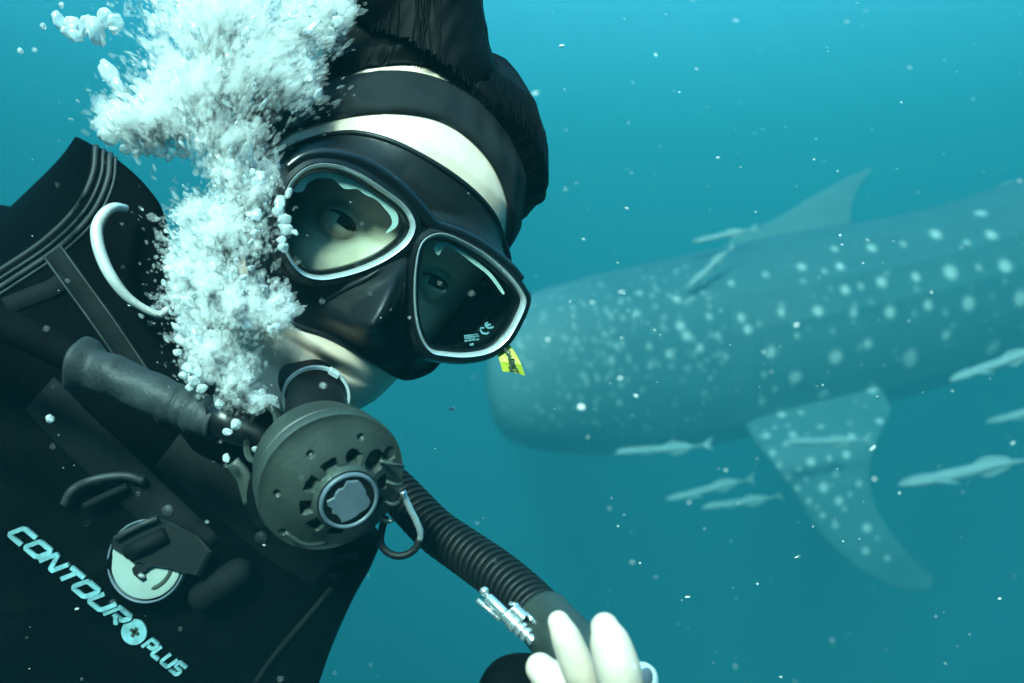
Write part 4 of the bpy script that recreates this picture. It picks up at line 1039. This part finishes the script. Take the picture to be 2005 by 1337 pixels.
# ------------------------------------------------------------------ corrugated inflator hose
hose = thing('inflator_hose', at(1150, 1300, .41), 'black corrugated inflator hose running from jacket to hand', 'hose')
hp = [(700, 900, .60), (770, 955, .575), (846, 1033, .545), (906, 1077, .525), (972, 1124, .50), (1030, 1175, .475), (1085, 1235, .445)]
HP = cr([at(*p) for p in hp], 240)
build('hose_core', *sweep(HP, .0118, 32), M['rubber'], hose)
dl_ = np.r_[0, np.cumsum(np.linalg.norm(np.diff(HP, axis=0), axis=1))]
nrib = int(dl_[-1] / .0052); Ps, Ts, Ns, Bs = frames(HP)
rib_prof = [(.0114, -.0019), (.0132, -.0015), (.0138, -.0006), (.0138, .0006), (.0132, .0015), (.0114, .0019), (.0114, -.0019)]
rv, rf = lathe(rib_prof, (0, 0, 0), (0, 0, 1), 36); rib = None
for k in range(nrib):
    s = (k + .5) * dl_[-1] / nrib; i = int(np.argmin(abs(dl_ - s)))
    if rib is None:
        o = build('rib', rv, rf, M['rubber'], hose); rib = o.data
    else:
        o = link(bpy.data.objects.new('rib', rib), hose)
    o.location = Ps[i] - wloc(hose); o.rotation_euler = Ts[i].to_track_quat('Z', 'Y').to_euler()
cu = [(1062, 1208, .456), (1085, 1236, .444), (1120, 1275, .425), (1160, 1325, .405), (1190, 1380, .40)]
build('cuff', *sweep(cr([at(*p) for p in cu], 36), [.0148 + .0012 * (k / 35) for k in range(36)], 32), M['olive'], hose)
build('oral_mouthpiece', *rounded([(at(1085, 1345, .405), .012), (at(1030, 1335, .402), .0125), (at(1000, 1345, .40), .0135), (at(985, 1380, .40), .013)], 0, 24, 24), M['hose_rubber'], hose)
bt = [at(1258, 1350, .395), at(1256, 1336, .392), at(1255, 1322, .390)]
build('button', *sweep(bt + [at(1254, 1314, .389)], [.0075, .0075, .0072, .0056], 18), M['button'], hose)
build('button_face', *lathe([(.0001, .0006), (.0036, .0006), (.0042, 0)], at(1264, 1326, .383), (.5, -.8, .1), 24), M['blue_grey'], hose)

# quick connector hanging on the hose
qc = thing('hose_connector', at(1045, 1260, .44), 'shiny steel quick connector lying beside the corrugated hose', 'connector')
qa, qb = at(945, 1160, .448), at(1046, 1256, .432)
def qp(t, o=0, z=0): return qa.lerp(qb, t) + V((.62, 0, .78)) * o + V((0, -1, 0)) * z
build('shaft', *sweep([qp(.08), qp(.12), qp(.42), qp(.46)], [.0018, .0026, .0027, .0022], 16), M['steel'], qc)
build('pin', *sweep([qp(.0, -.0045), qp(.03, -.0045), qp(.2, -.0042), qp(.44, -.0040)], [.0009, .0016, .0011, .0011], 12), M['steel'], qc)
build('ball_tip', *lathe([(.0001, -.0026), (.0018, -.0018), (.0026, 0), (.0018, .0018), (.0001, .0026)], qp(.01, .001), (1, 0, -1), 20), M['steel'], qc)
for t0, t1, r in ((.46, .56, .0036), (.56, .60, .0044), (.60, .70, .0046), (.70, .73, .0034), (.73, .80, .0042), (.80, .83, .0032), (.83, .90, .0040), (.90, .93, .0026), (.93, 1.0, .0030)):
    build('collar', *sweep([qp(t0), qp(t0 + .01), qp(t1 - .01), qp(t1)], [r * .85, r, r, r * .85], 20), M['steel'], qc, auto=40)
build('side_pin', *sweep([qp(.66, .0075), qp(.86, .0070)], .0010, 10), M['steel'], qc); build('side_pin', *sweep([qp(.40, .0055), qp(.52, .0075)], .0011, 10), M['steel'], qc)
build('spring', *sweep([qp(.47 + .0035 * k, .0032 * math.cos(k * .9) + .0045, .0032 * math.sin(k * .9)) for k in range(60)], .0005, 6), M['steel'], qc)
# bent wire clip below the regulator
cl = thing('wire_clip', at(780, 1085, .47), 'bent steel and black wire loop hanging below the regulator', 'clip')
build('wire', *sweep(cr([at(*p, .462) for p in [(788, 962), (800, 990), (815, 1020), (823, 1042), (822, 1058)]], 24), [.0018] * 20 + [.0016] * 4, 10), M['steel'], cl)
build('loop', *sweep(cr([at(*p, .463) for p in [(822, 1056), (812, 1075), (795, 1086), (775, 1088), (755, 1078), (745, 1060), (748, 1035), (755, 1010)]], 40), .0020, 10), M['rubber'], cl)

# ------------------------------------------------------------------ bubbles
def ico(level):
    bm = bmesh.new(); bmesh.ops.create_icosphere(bm, subdivisions=level, radius=1)
    v = np.array([tuple(p.co) for p in bm.verts]); f = np.array([[q.index for q in p.verts] for p in bm.faces]); bm.free(); return v, f
def crumple(v, amp, sc, seed, octv=3):
    o = np.array([mnoise.fractal(V(p) * sc + V((seed * 7.3, seed * 3.1, seed)), .8, 2.1, octv) for p in v]); return v * (1 + amp * o)[:, None]
TPL = {lv: [] for lv in (1, 2, 3, 4)}; ICO = {}
for lv, cnt, amp, sc, oc_ in ((1, 20, .25, 1.2, 1), (2, 26, .28, 1.0, 2), (3, 22, .32, 1.0, 2), (4, 16, .6, 1.5, 5)):
    v, f = ico(lv); ICO[lv] = f
    for k in range(cnt): TPL[lv].append(crumple(v, amp, sc, k + 1 + lv * 31, oc_))
class Cloud:
    def __init__(s): s.v = []; s.f = []; s.n = 0; s.nr = []
    def put(s, lv, p, rad, stretch, direction, rg, nrm=None):
        v = TPL[lv][rg.integers(len(TPL[lv]))]
        q = V(direction).normalized().to_track_quat('Z', 'Y').to_matrix() @ Matrix.Rotation(rg.uniform(0, 6.28), 3, 'Z')
        m = np.array(q) @ np.diag([rad * rg.uniform(.7, 1.1), rad * rg.uniform(.5, 1.0), rad * stretch])
        w = v @ m.T + np.array(p); s.v.append(w); s.f.append(ICO[lv] + s.n); s.n += len(w)
        if nrm is not None:
            o_ = w - np.array(p); o_ /= np.linalg.norm(o_, axis=1)[:, None] + 1e-9; q_ = o_ * .35 + np.array(nrm); s.nr.append(q_ / np.linalg.norm(q_, axis=1)[:, None])
    def many(s, lv, P, rad, stretch, D, rg, Nn):
        n = len(P); T = np.array(TPL[lv])[rg.integers(len(TPL[lv]), size=n)]
        Z = D / np.linalg.norm(D, axis=1)[:, None]; A = rg.normal(0, 1, (n, 3)); X = np.cross(A, Z); X /= np.linalg.norm(X, axis=1)[:, None]; Y = np.cross(Z, X)
        sc_ = np.stack([rad * rg.uniform(.7, 1.1, n), rad * rg.uniform(.5, 1, n), rad * stretch], 1)
        B = np.stack([X, Y, Z], 1); o_ = np.einsum('nvi,nij->nvj', T * sc_[:, None, :], B); w = o_ + P[:, None, :]
        q_ = o_ / (np.linalg.norm(o_, axis=2)[..., None] + 1e-9) * .15 + Nn[:, None, :]; q_ /= np.linalg.norm(q_, axis=2)[..., None]
        k = T.shape[1]; s.v.append(w.reshape(-1, 3)); s.nr.append(q_.reshape(-1, 3))
        s.f.append((ICO[lv][None] + (s.n + np.arange(n) * k)[:, None, None]).reshape(-1, 3)); s.n += n * k
    def build(s, name, m, smooth=True):
        v = np.vstack(s.v); f = np.vstack(s.f); c = v.mean(0); me = bpy.data.meshes.new(name)
        me.vertices.add(len(v)); me.vertices.foreach_set('co', (v - c).astype(np.float32).ravel())
        me.loops.add(f.size); me.loops.foreach_set('vertex_index', f.ravel().astype(np.int32))
        me.polygons.add(len(f)); me.polygons.foreach_set('loop_start', np.arange(0, f.size, 3, dtype=np.int32)); me.polygons.foreach_set('use_smooth', np.full(len(f), smooth))
        me.update(calc_edges=True); me.validate(); me.materials.append(m)
        if s.nr: me.normals_split_custom_set_from_vertices(np.vstack(s.nr).tolist())
        o = bpy.data.objects.new(name, me); o.location = V(c); return link(o)
rg = np.random.default_rng(21)
# px, py, rx, ry, depth, thickness, share, core (px of flow away from it)
PL = [(395, 150, 120, 130, .50, .05, 10), (300, 225, 85, 50, .50, .04, 5), (250, 235, 45, 28, .50, .03, 1.6), (500, 120, 105, 105, .50, .05, 8), (420, 25, 130, 70, .50, .05, 6), (590, 50, 65, 70, .52, .03, 3.5), (560, 165, 60, 50, .50, .03, 2.5), (640, 20, 40, 35, .53, .02, 1.0),
      (450, 270, 75, 45, .49, .03, 2.4), (455, 345, 50, 45, .485, .02, 1.7), (500, 375, 36, 40, .48, .02, 1.3), (430, 450, 95, 70, .475, .03, 5), (400, 560, 75, 90, .47, .03, 5), (455, 600, 80, 60, .465, .03, 3.4), (540, 610, 30, 44, .465, .015, 1.1), (410, 685, 55, 60, .465, .025, 2.4), (455, 745, 50, 50, .465, .02, 1.2), (360, 520, 35, 60, .475, .02, 1.6), (500, 785, 30, 20, .462, .012, .2)]
cores = Cloud(); foam = Cloud(); mist = Cloud()
def flow(x, y, j=.35):
    """air tears upward and outward from the middle of the plume"""
    return V(((x - 410) / 150 if y < 300 else (x - 450) / 240, rg.normal(0, .3), .9 if y < 330 else .5)) + V(rg.normal(0, j, 3))
for cx, cy, rx, ry, d, th, w in PL:
    ctr = at(cx, cy, d); sx, sy = rx * d / FPX, ry * d / FPX
    def outward(p):
        """soft normal of the whole cloud, pointing out of it, leaned towards the sun to brighten the shading"""
        q = p - ctr; n_ = V((q.x / sx, q.y / max(.02, th * .7), q.z / sy)) + V((-.2, -.9, .7)) + V(rg.normal(0, .22, 3)); return n_.normalized()
    for k in range(int(2.2 * w) + 1):                     # crumpled masses of air
        a = rg.uniform(0, 6.283); q = rg.uniform(0, .6) ** .6
        x, y = cx + rx * q * math.cos(a), cy + ry * q * math.sin(a); p = at(x, y, d + .006 + rg.normal(0, th * .2))
        cores.put(4, p, rg.uniform(.004, .010) * (1.3 if cy < 260 else 1), rg.uniform(1, 1.6), flow(x, y), rg, outward(p) * .6)
    for k in range(int(13 * w)):                          # torn bubbles
        a = rg.uniform(0, 6.283); q = rg.uniform(0, 1) ** .5 * rg.choice([1, 1, 1.12, 1.25])
        x, y = cx + rx * q * math.cos(a), cy + ry * q * math.sin(a)
        r = float(np.clip(rg.lognormal(math.log(.0012), .55), .0005, .0045))
        foam.put(3 if r > .0022 else 2, at(x, y, d - .004 + rg.normal(0, th * .45)), r, rg.uniform(1.0, 2.6 if (q > .8 and y < 330) else 1.6), flow(x, y), rg)
    n_ = int(2000 * w); a = rg.uniform(0, 6.283, n_); q = abs(rg.normal(0, .55, n_))             # fine froth
    x = cx + rx * q * np.cos(a); y = cy + ry * q * np.sin(a)
    cl = np.array([.5 + 1.1 * mnoise.noise(V((i / 30, j / 30, d * 40))) + .5 * mnoise.noise(V((i / 11, j / 11, d * 90))) for i, j in zip(x, y)])
    ok = rg.random(n_) < .2 + cl; x = x[ok]; y = y[ok]; n_ = len(x); dd = d - .002 + rg.normal(0, th * .5, n_)
    P = np.stack([dd * (x - 1002.5) / FPX, dd, -dd * (y - 668.5) / FPX], 1)
    up = y < 300; D = np.stack([np.where(up, (x - 410) / 150, (x - 450) / 240), rg.normal(0, .3, n_), np.where(y < 330, .9, .5)], 1) + rg.normal(0, .3, (n_, 3))
    Nn = (P - np.array(ctr)) / np.array([sx, max(.02, th * .7), sy]) + np.array([-.25, -1.2, .9]) + rg.normal(0, .2, (n_, 3)); Nn /= np.linalg.norm(Nn, axis=1)[:, None]  # froth normals bent towards the sun, so the cloud shades brighter
    mist.many(1, P, np.clip(rg.lognormal(math.log(.00075), .5, n_), .00025, .003), np.where(y < 330, rg.uniform(1.0, 3.2, n_), rg.uniform(1.0, 2.2, n_)), D, rg, Nn)
pc = cores.build('bubble_plume', M['foam']); tag(pc, 'dense white plume of exhaled air rising beside the diver head', 'bubbles', kind='stuff')
pf = foam.build('bubble_cluster', M['bubble']); tag(pf, 'countless torn silvery bubbles round the rising white plume', 'bubbles', kind='stuff')
pm_ = mist.build('bubble_froth', M['froth']); tag(pm_, 'fine white froth streaking off the rising plume', 'bubbles', kind='stuff')
# single bubbles
GRP = 'stray bubbles beside the plume'
single = [(115, 40, .0035, 1.8), (140, 45, .004, 1.6), (165, 52, .0036, 1.9), (188, 62, .0062, 1.5), (205, 35, .0045, 1.5), (225, 42, .0040, 1.4), (148, 70, .0036, 1.5), (222, 58, .003, 1), (130, 62, .003, 1.3), (200, 80, .002, 2.2), (172, 40, .003, 1.4), (215, 145, .0042, 2.6), (235, 175, .004, 2.0), (40, 100, .0018, 1.3), (85, 52, .002, 1.4), (120, 10, .0016, 1.4),
          (215, 268, .0052, 1.1), (203, 262, .0042, 1.1), (245, 292, .0034, 1), (268, 300, .0030, 1), (288, 290, .0040, 1.1), (312, 292, .0042, 1.3), (356, 298, .0042, 1.0), (330, 308, .0026, 1), (548, 396, .0030, 1.6), (545, 412, .0040, 1.2), (556, 430, .0036, 1.2), (560, 448, .0038, 1), (552, 470, .0026, 1), (554, 484, .0028, 1.2), (578, 455, .0018, 1), (565, 378, .0022, 1.8),
          (97, 820, .0023, 1.1), (443, 897, .0020, 1.6), (345, 640, .0022, 1), (352, 665, .0026, 1), (348, 690, .0022, 1), (358, 735, .0026, 1), (366, 720, .0030, 1), (380, 745, .0034, 1), (388, 728, .0030, 1), (372, 758, .0026, 1), (395, 760, .0028, 1), (462, 832, .0034, 1), (446, 846, .0024, 1), (500, 880, .0020, 1)]
lab = {0: 'small white air bubble in the stray cluster at upper left', 1: 'round air bubble on the lower fringe of the upper plume', 2: 'bright air bubble clinging to the mask edge beside a lens', 3: 'small air bubble near the regulator and hose sleeve'}
BT = {}
for k, (x, y, r, st) in enumerate(single):
    z = 0 if k < 16 else 1 if k < 24 else 2 if k < 32 else 3
    d = (.50, .50, .468, .455)[z]; i = k % 8
    if i not in BT:
        v = TPL[3][i]; o = build('air_bubble', v.tolist(), ICO[3].tolist(), M['bubble']); BT[i] = o.data
    else: o = link(bpy.data.objects.new('air_bubble', BT[i]))
    o.location = at(x, y, d); o.scale = (r, r * .8, r * st * .8)
    o.rotation_euler = (rg.normal(0, .3), rg.uniform(-1.2, -.4) if z == 0 else rg.uniform(-.6, .6), rg.uniform(0, 3))
    own = {3: 'largest bright bubble in the stray cluster at upper left', 11: 'long streak of air between the stray cluster and the plume, upper one', 12: 'long streak of air between the stray cluster and the plume, lower one', 16: 'biggest round bubble at the left tip of the upper plume', 22: 'bright bubble alone under the middle of the upper plume', 32: 'lone bright bubble in front of the black jacket webbing', 33: 'white bubble left of the regulator exhaust', 43: 'larger bubble at the end of the grey hose sleeve'}
    tag(o, own.get(k, lab[z]), 'bubble', GRP + (' cluster', ' fringe', ' mask edge', ' regulator')[z])

# ------------------------------------------------------------------ drifting specks in the water
cl_ = Cloud()
for k in range(750):
    px, py = rg.uniform(-150, 2150), rg.uniform(-120, 1450); d = .26 + 2.2 * rg.random() ** 1.7
    r = float(np.clip(rg.lognormal(math.log(.00016), .55), .00006, .0008)) * (1 + .8 * (d - .3))
    if 540 < px < 1030 and 330 < py < 700 and r > .0002: r = .0002
    cl_.put(2, at(px, py, d), r, rg.uniform(1, 3.4), (1, rg.normal(0, .3), rg.normal(-.1, .45)), rg)
for x, y, r in [(1100, 90, .004), (1480, 415, .0013), (1594, 312, .0014), (1640, 335, .0014), (1645, 460, .0014), (1253, 1102, .0012), (1483, 1143, .0016), (1957, 1172, .0022), (885, 800, .004), (1330, 180, .0012), (1765, 200, .0012), (1690, 515, .0013), (1718, 776, .0014), (1210, 1030, .0013), (798, 850, .0013), (945, 1015, .002)]:
    cl_.put(2, at(x, y, .75), r * .5, 1.2, (1, 0, .1), rg)
sp = cl_.build('suspended_speck', M['speck']); tag(sp, 'countless tiny pale specks drifting in the water', 'specks', kind='stuff')
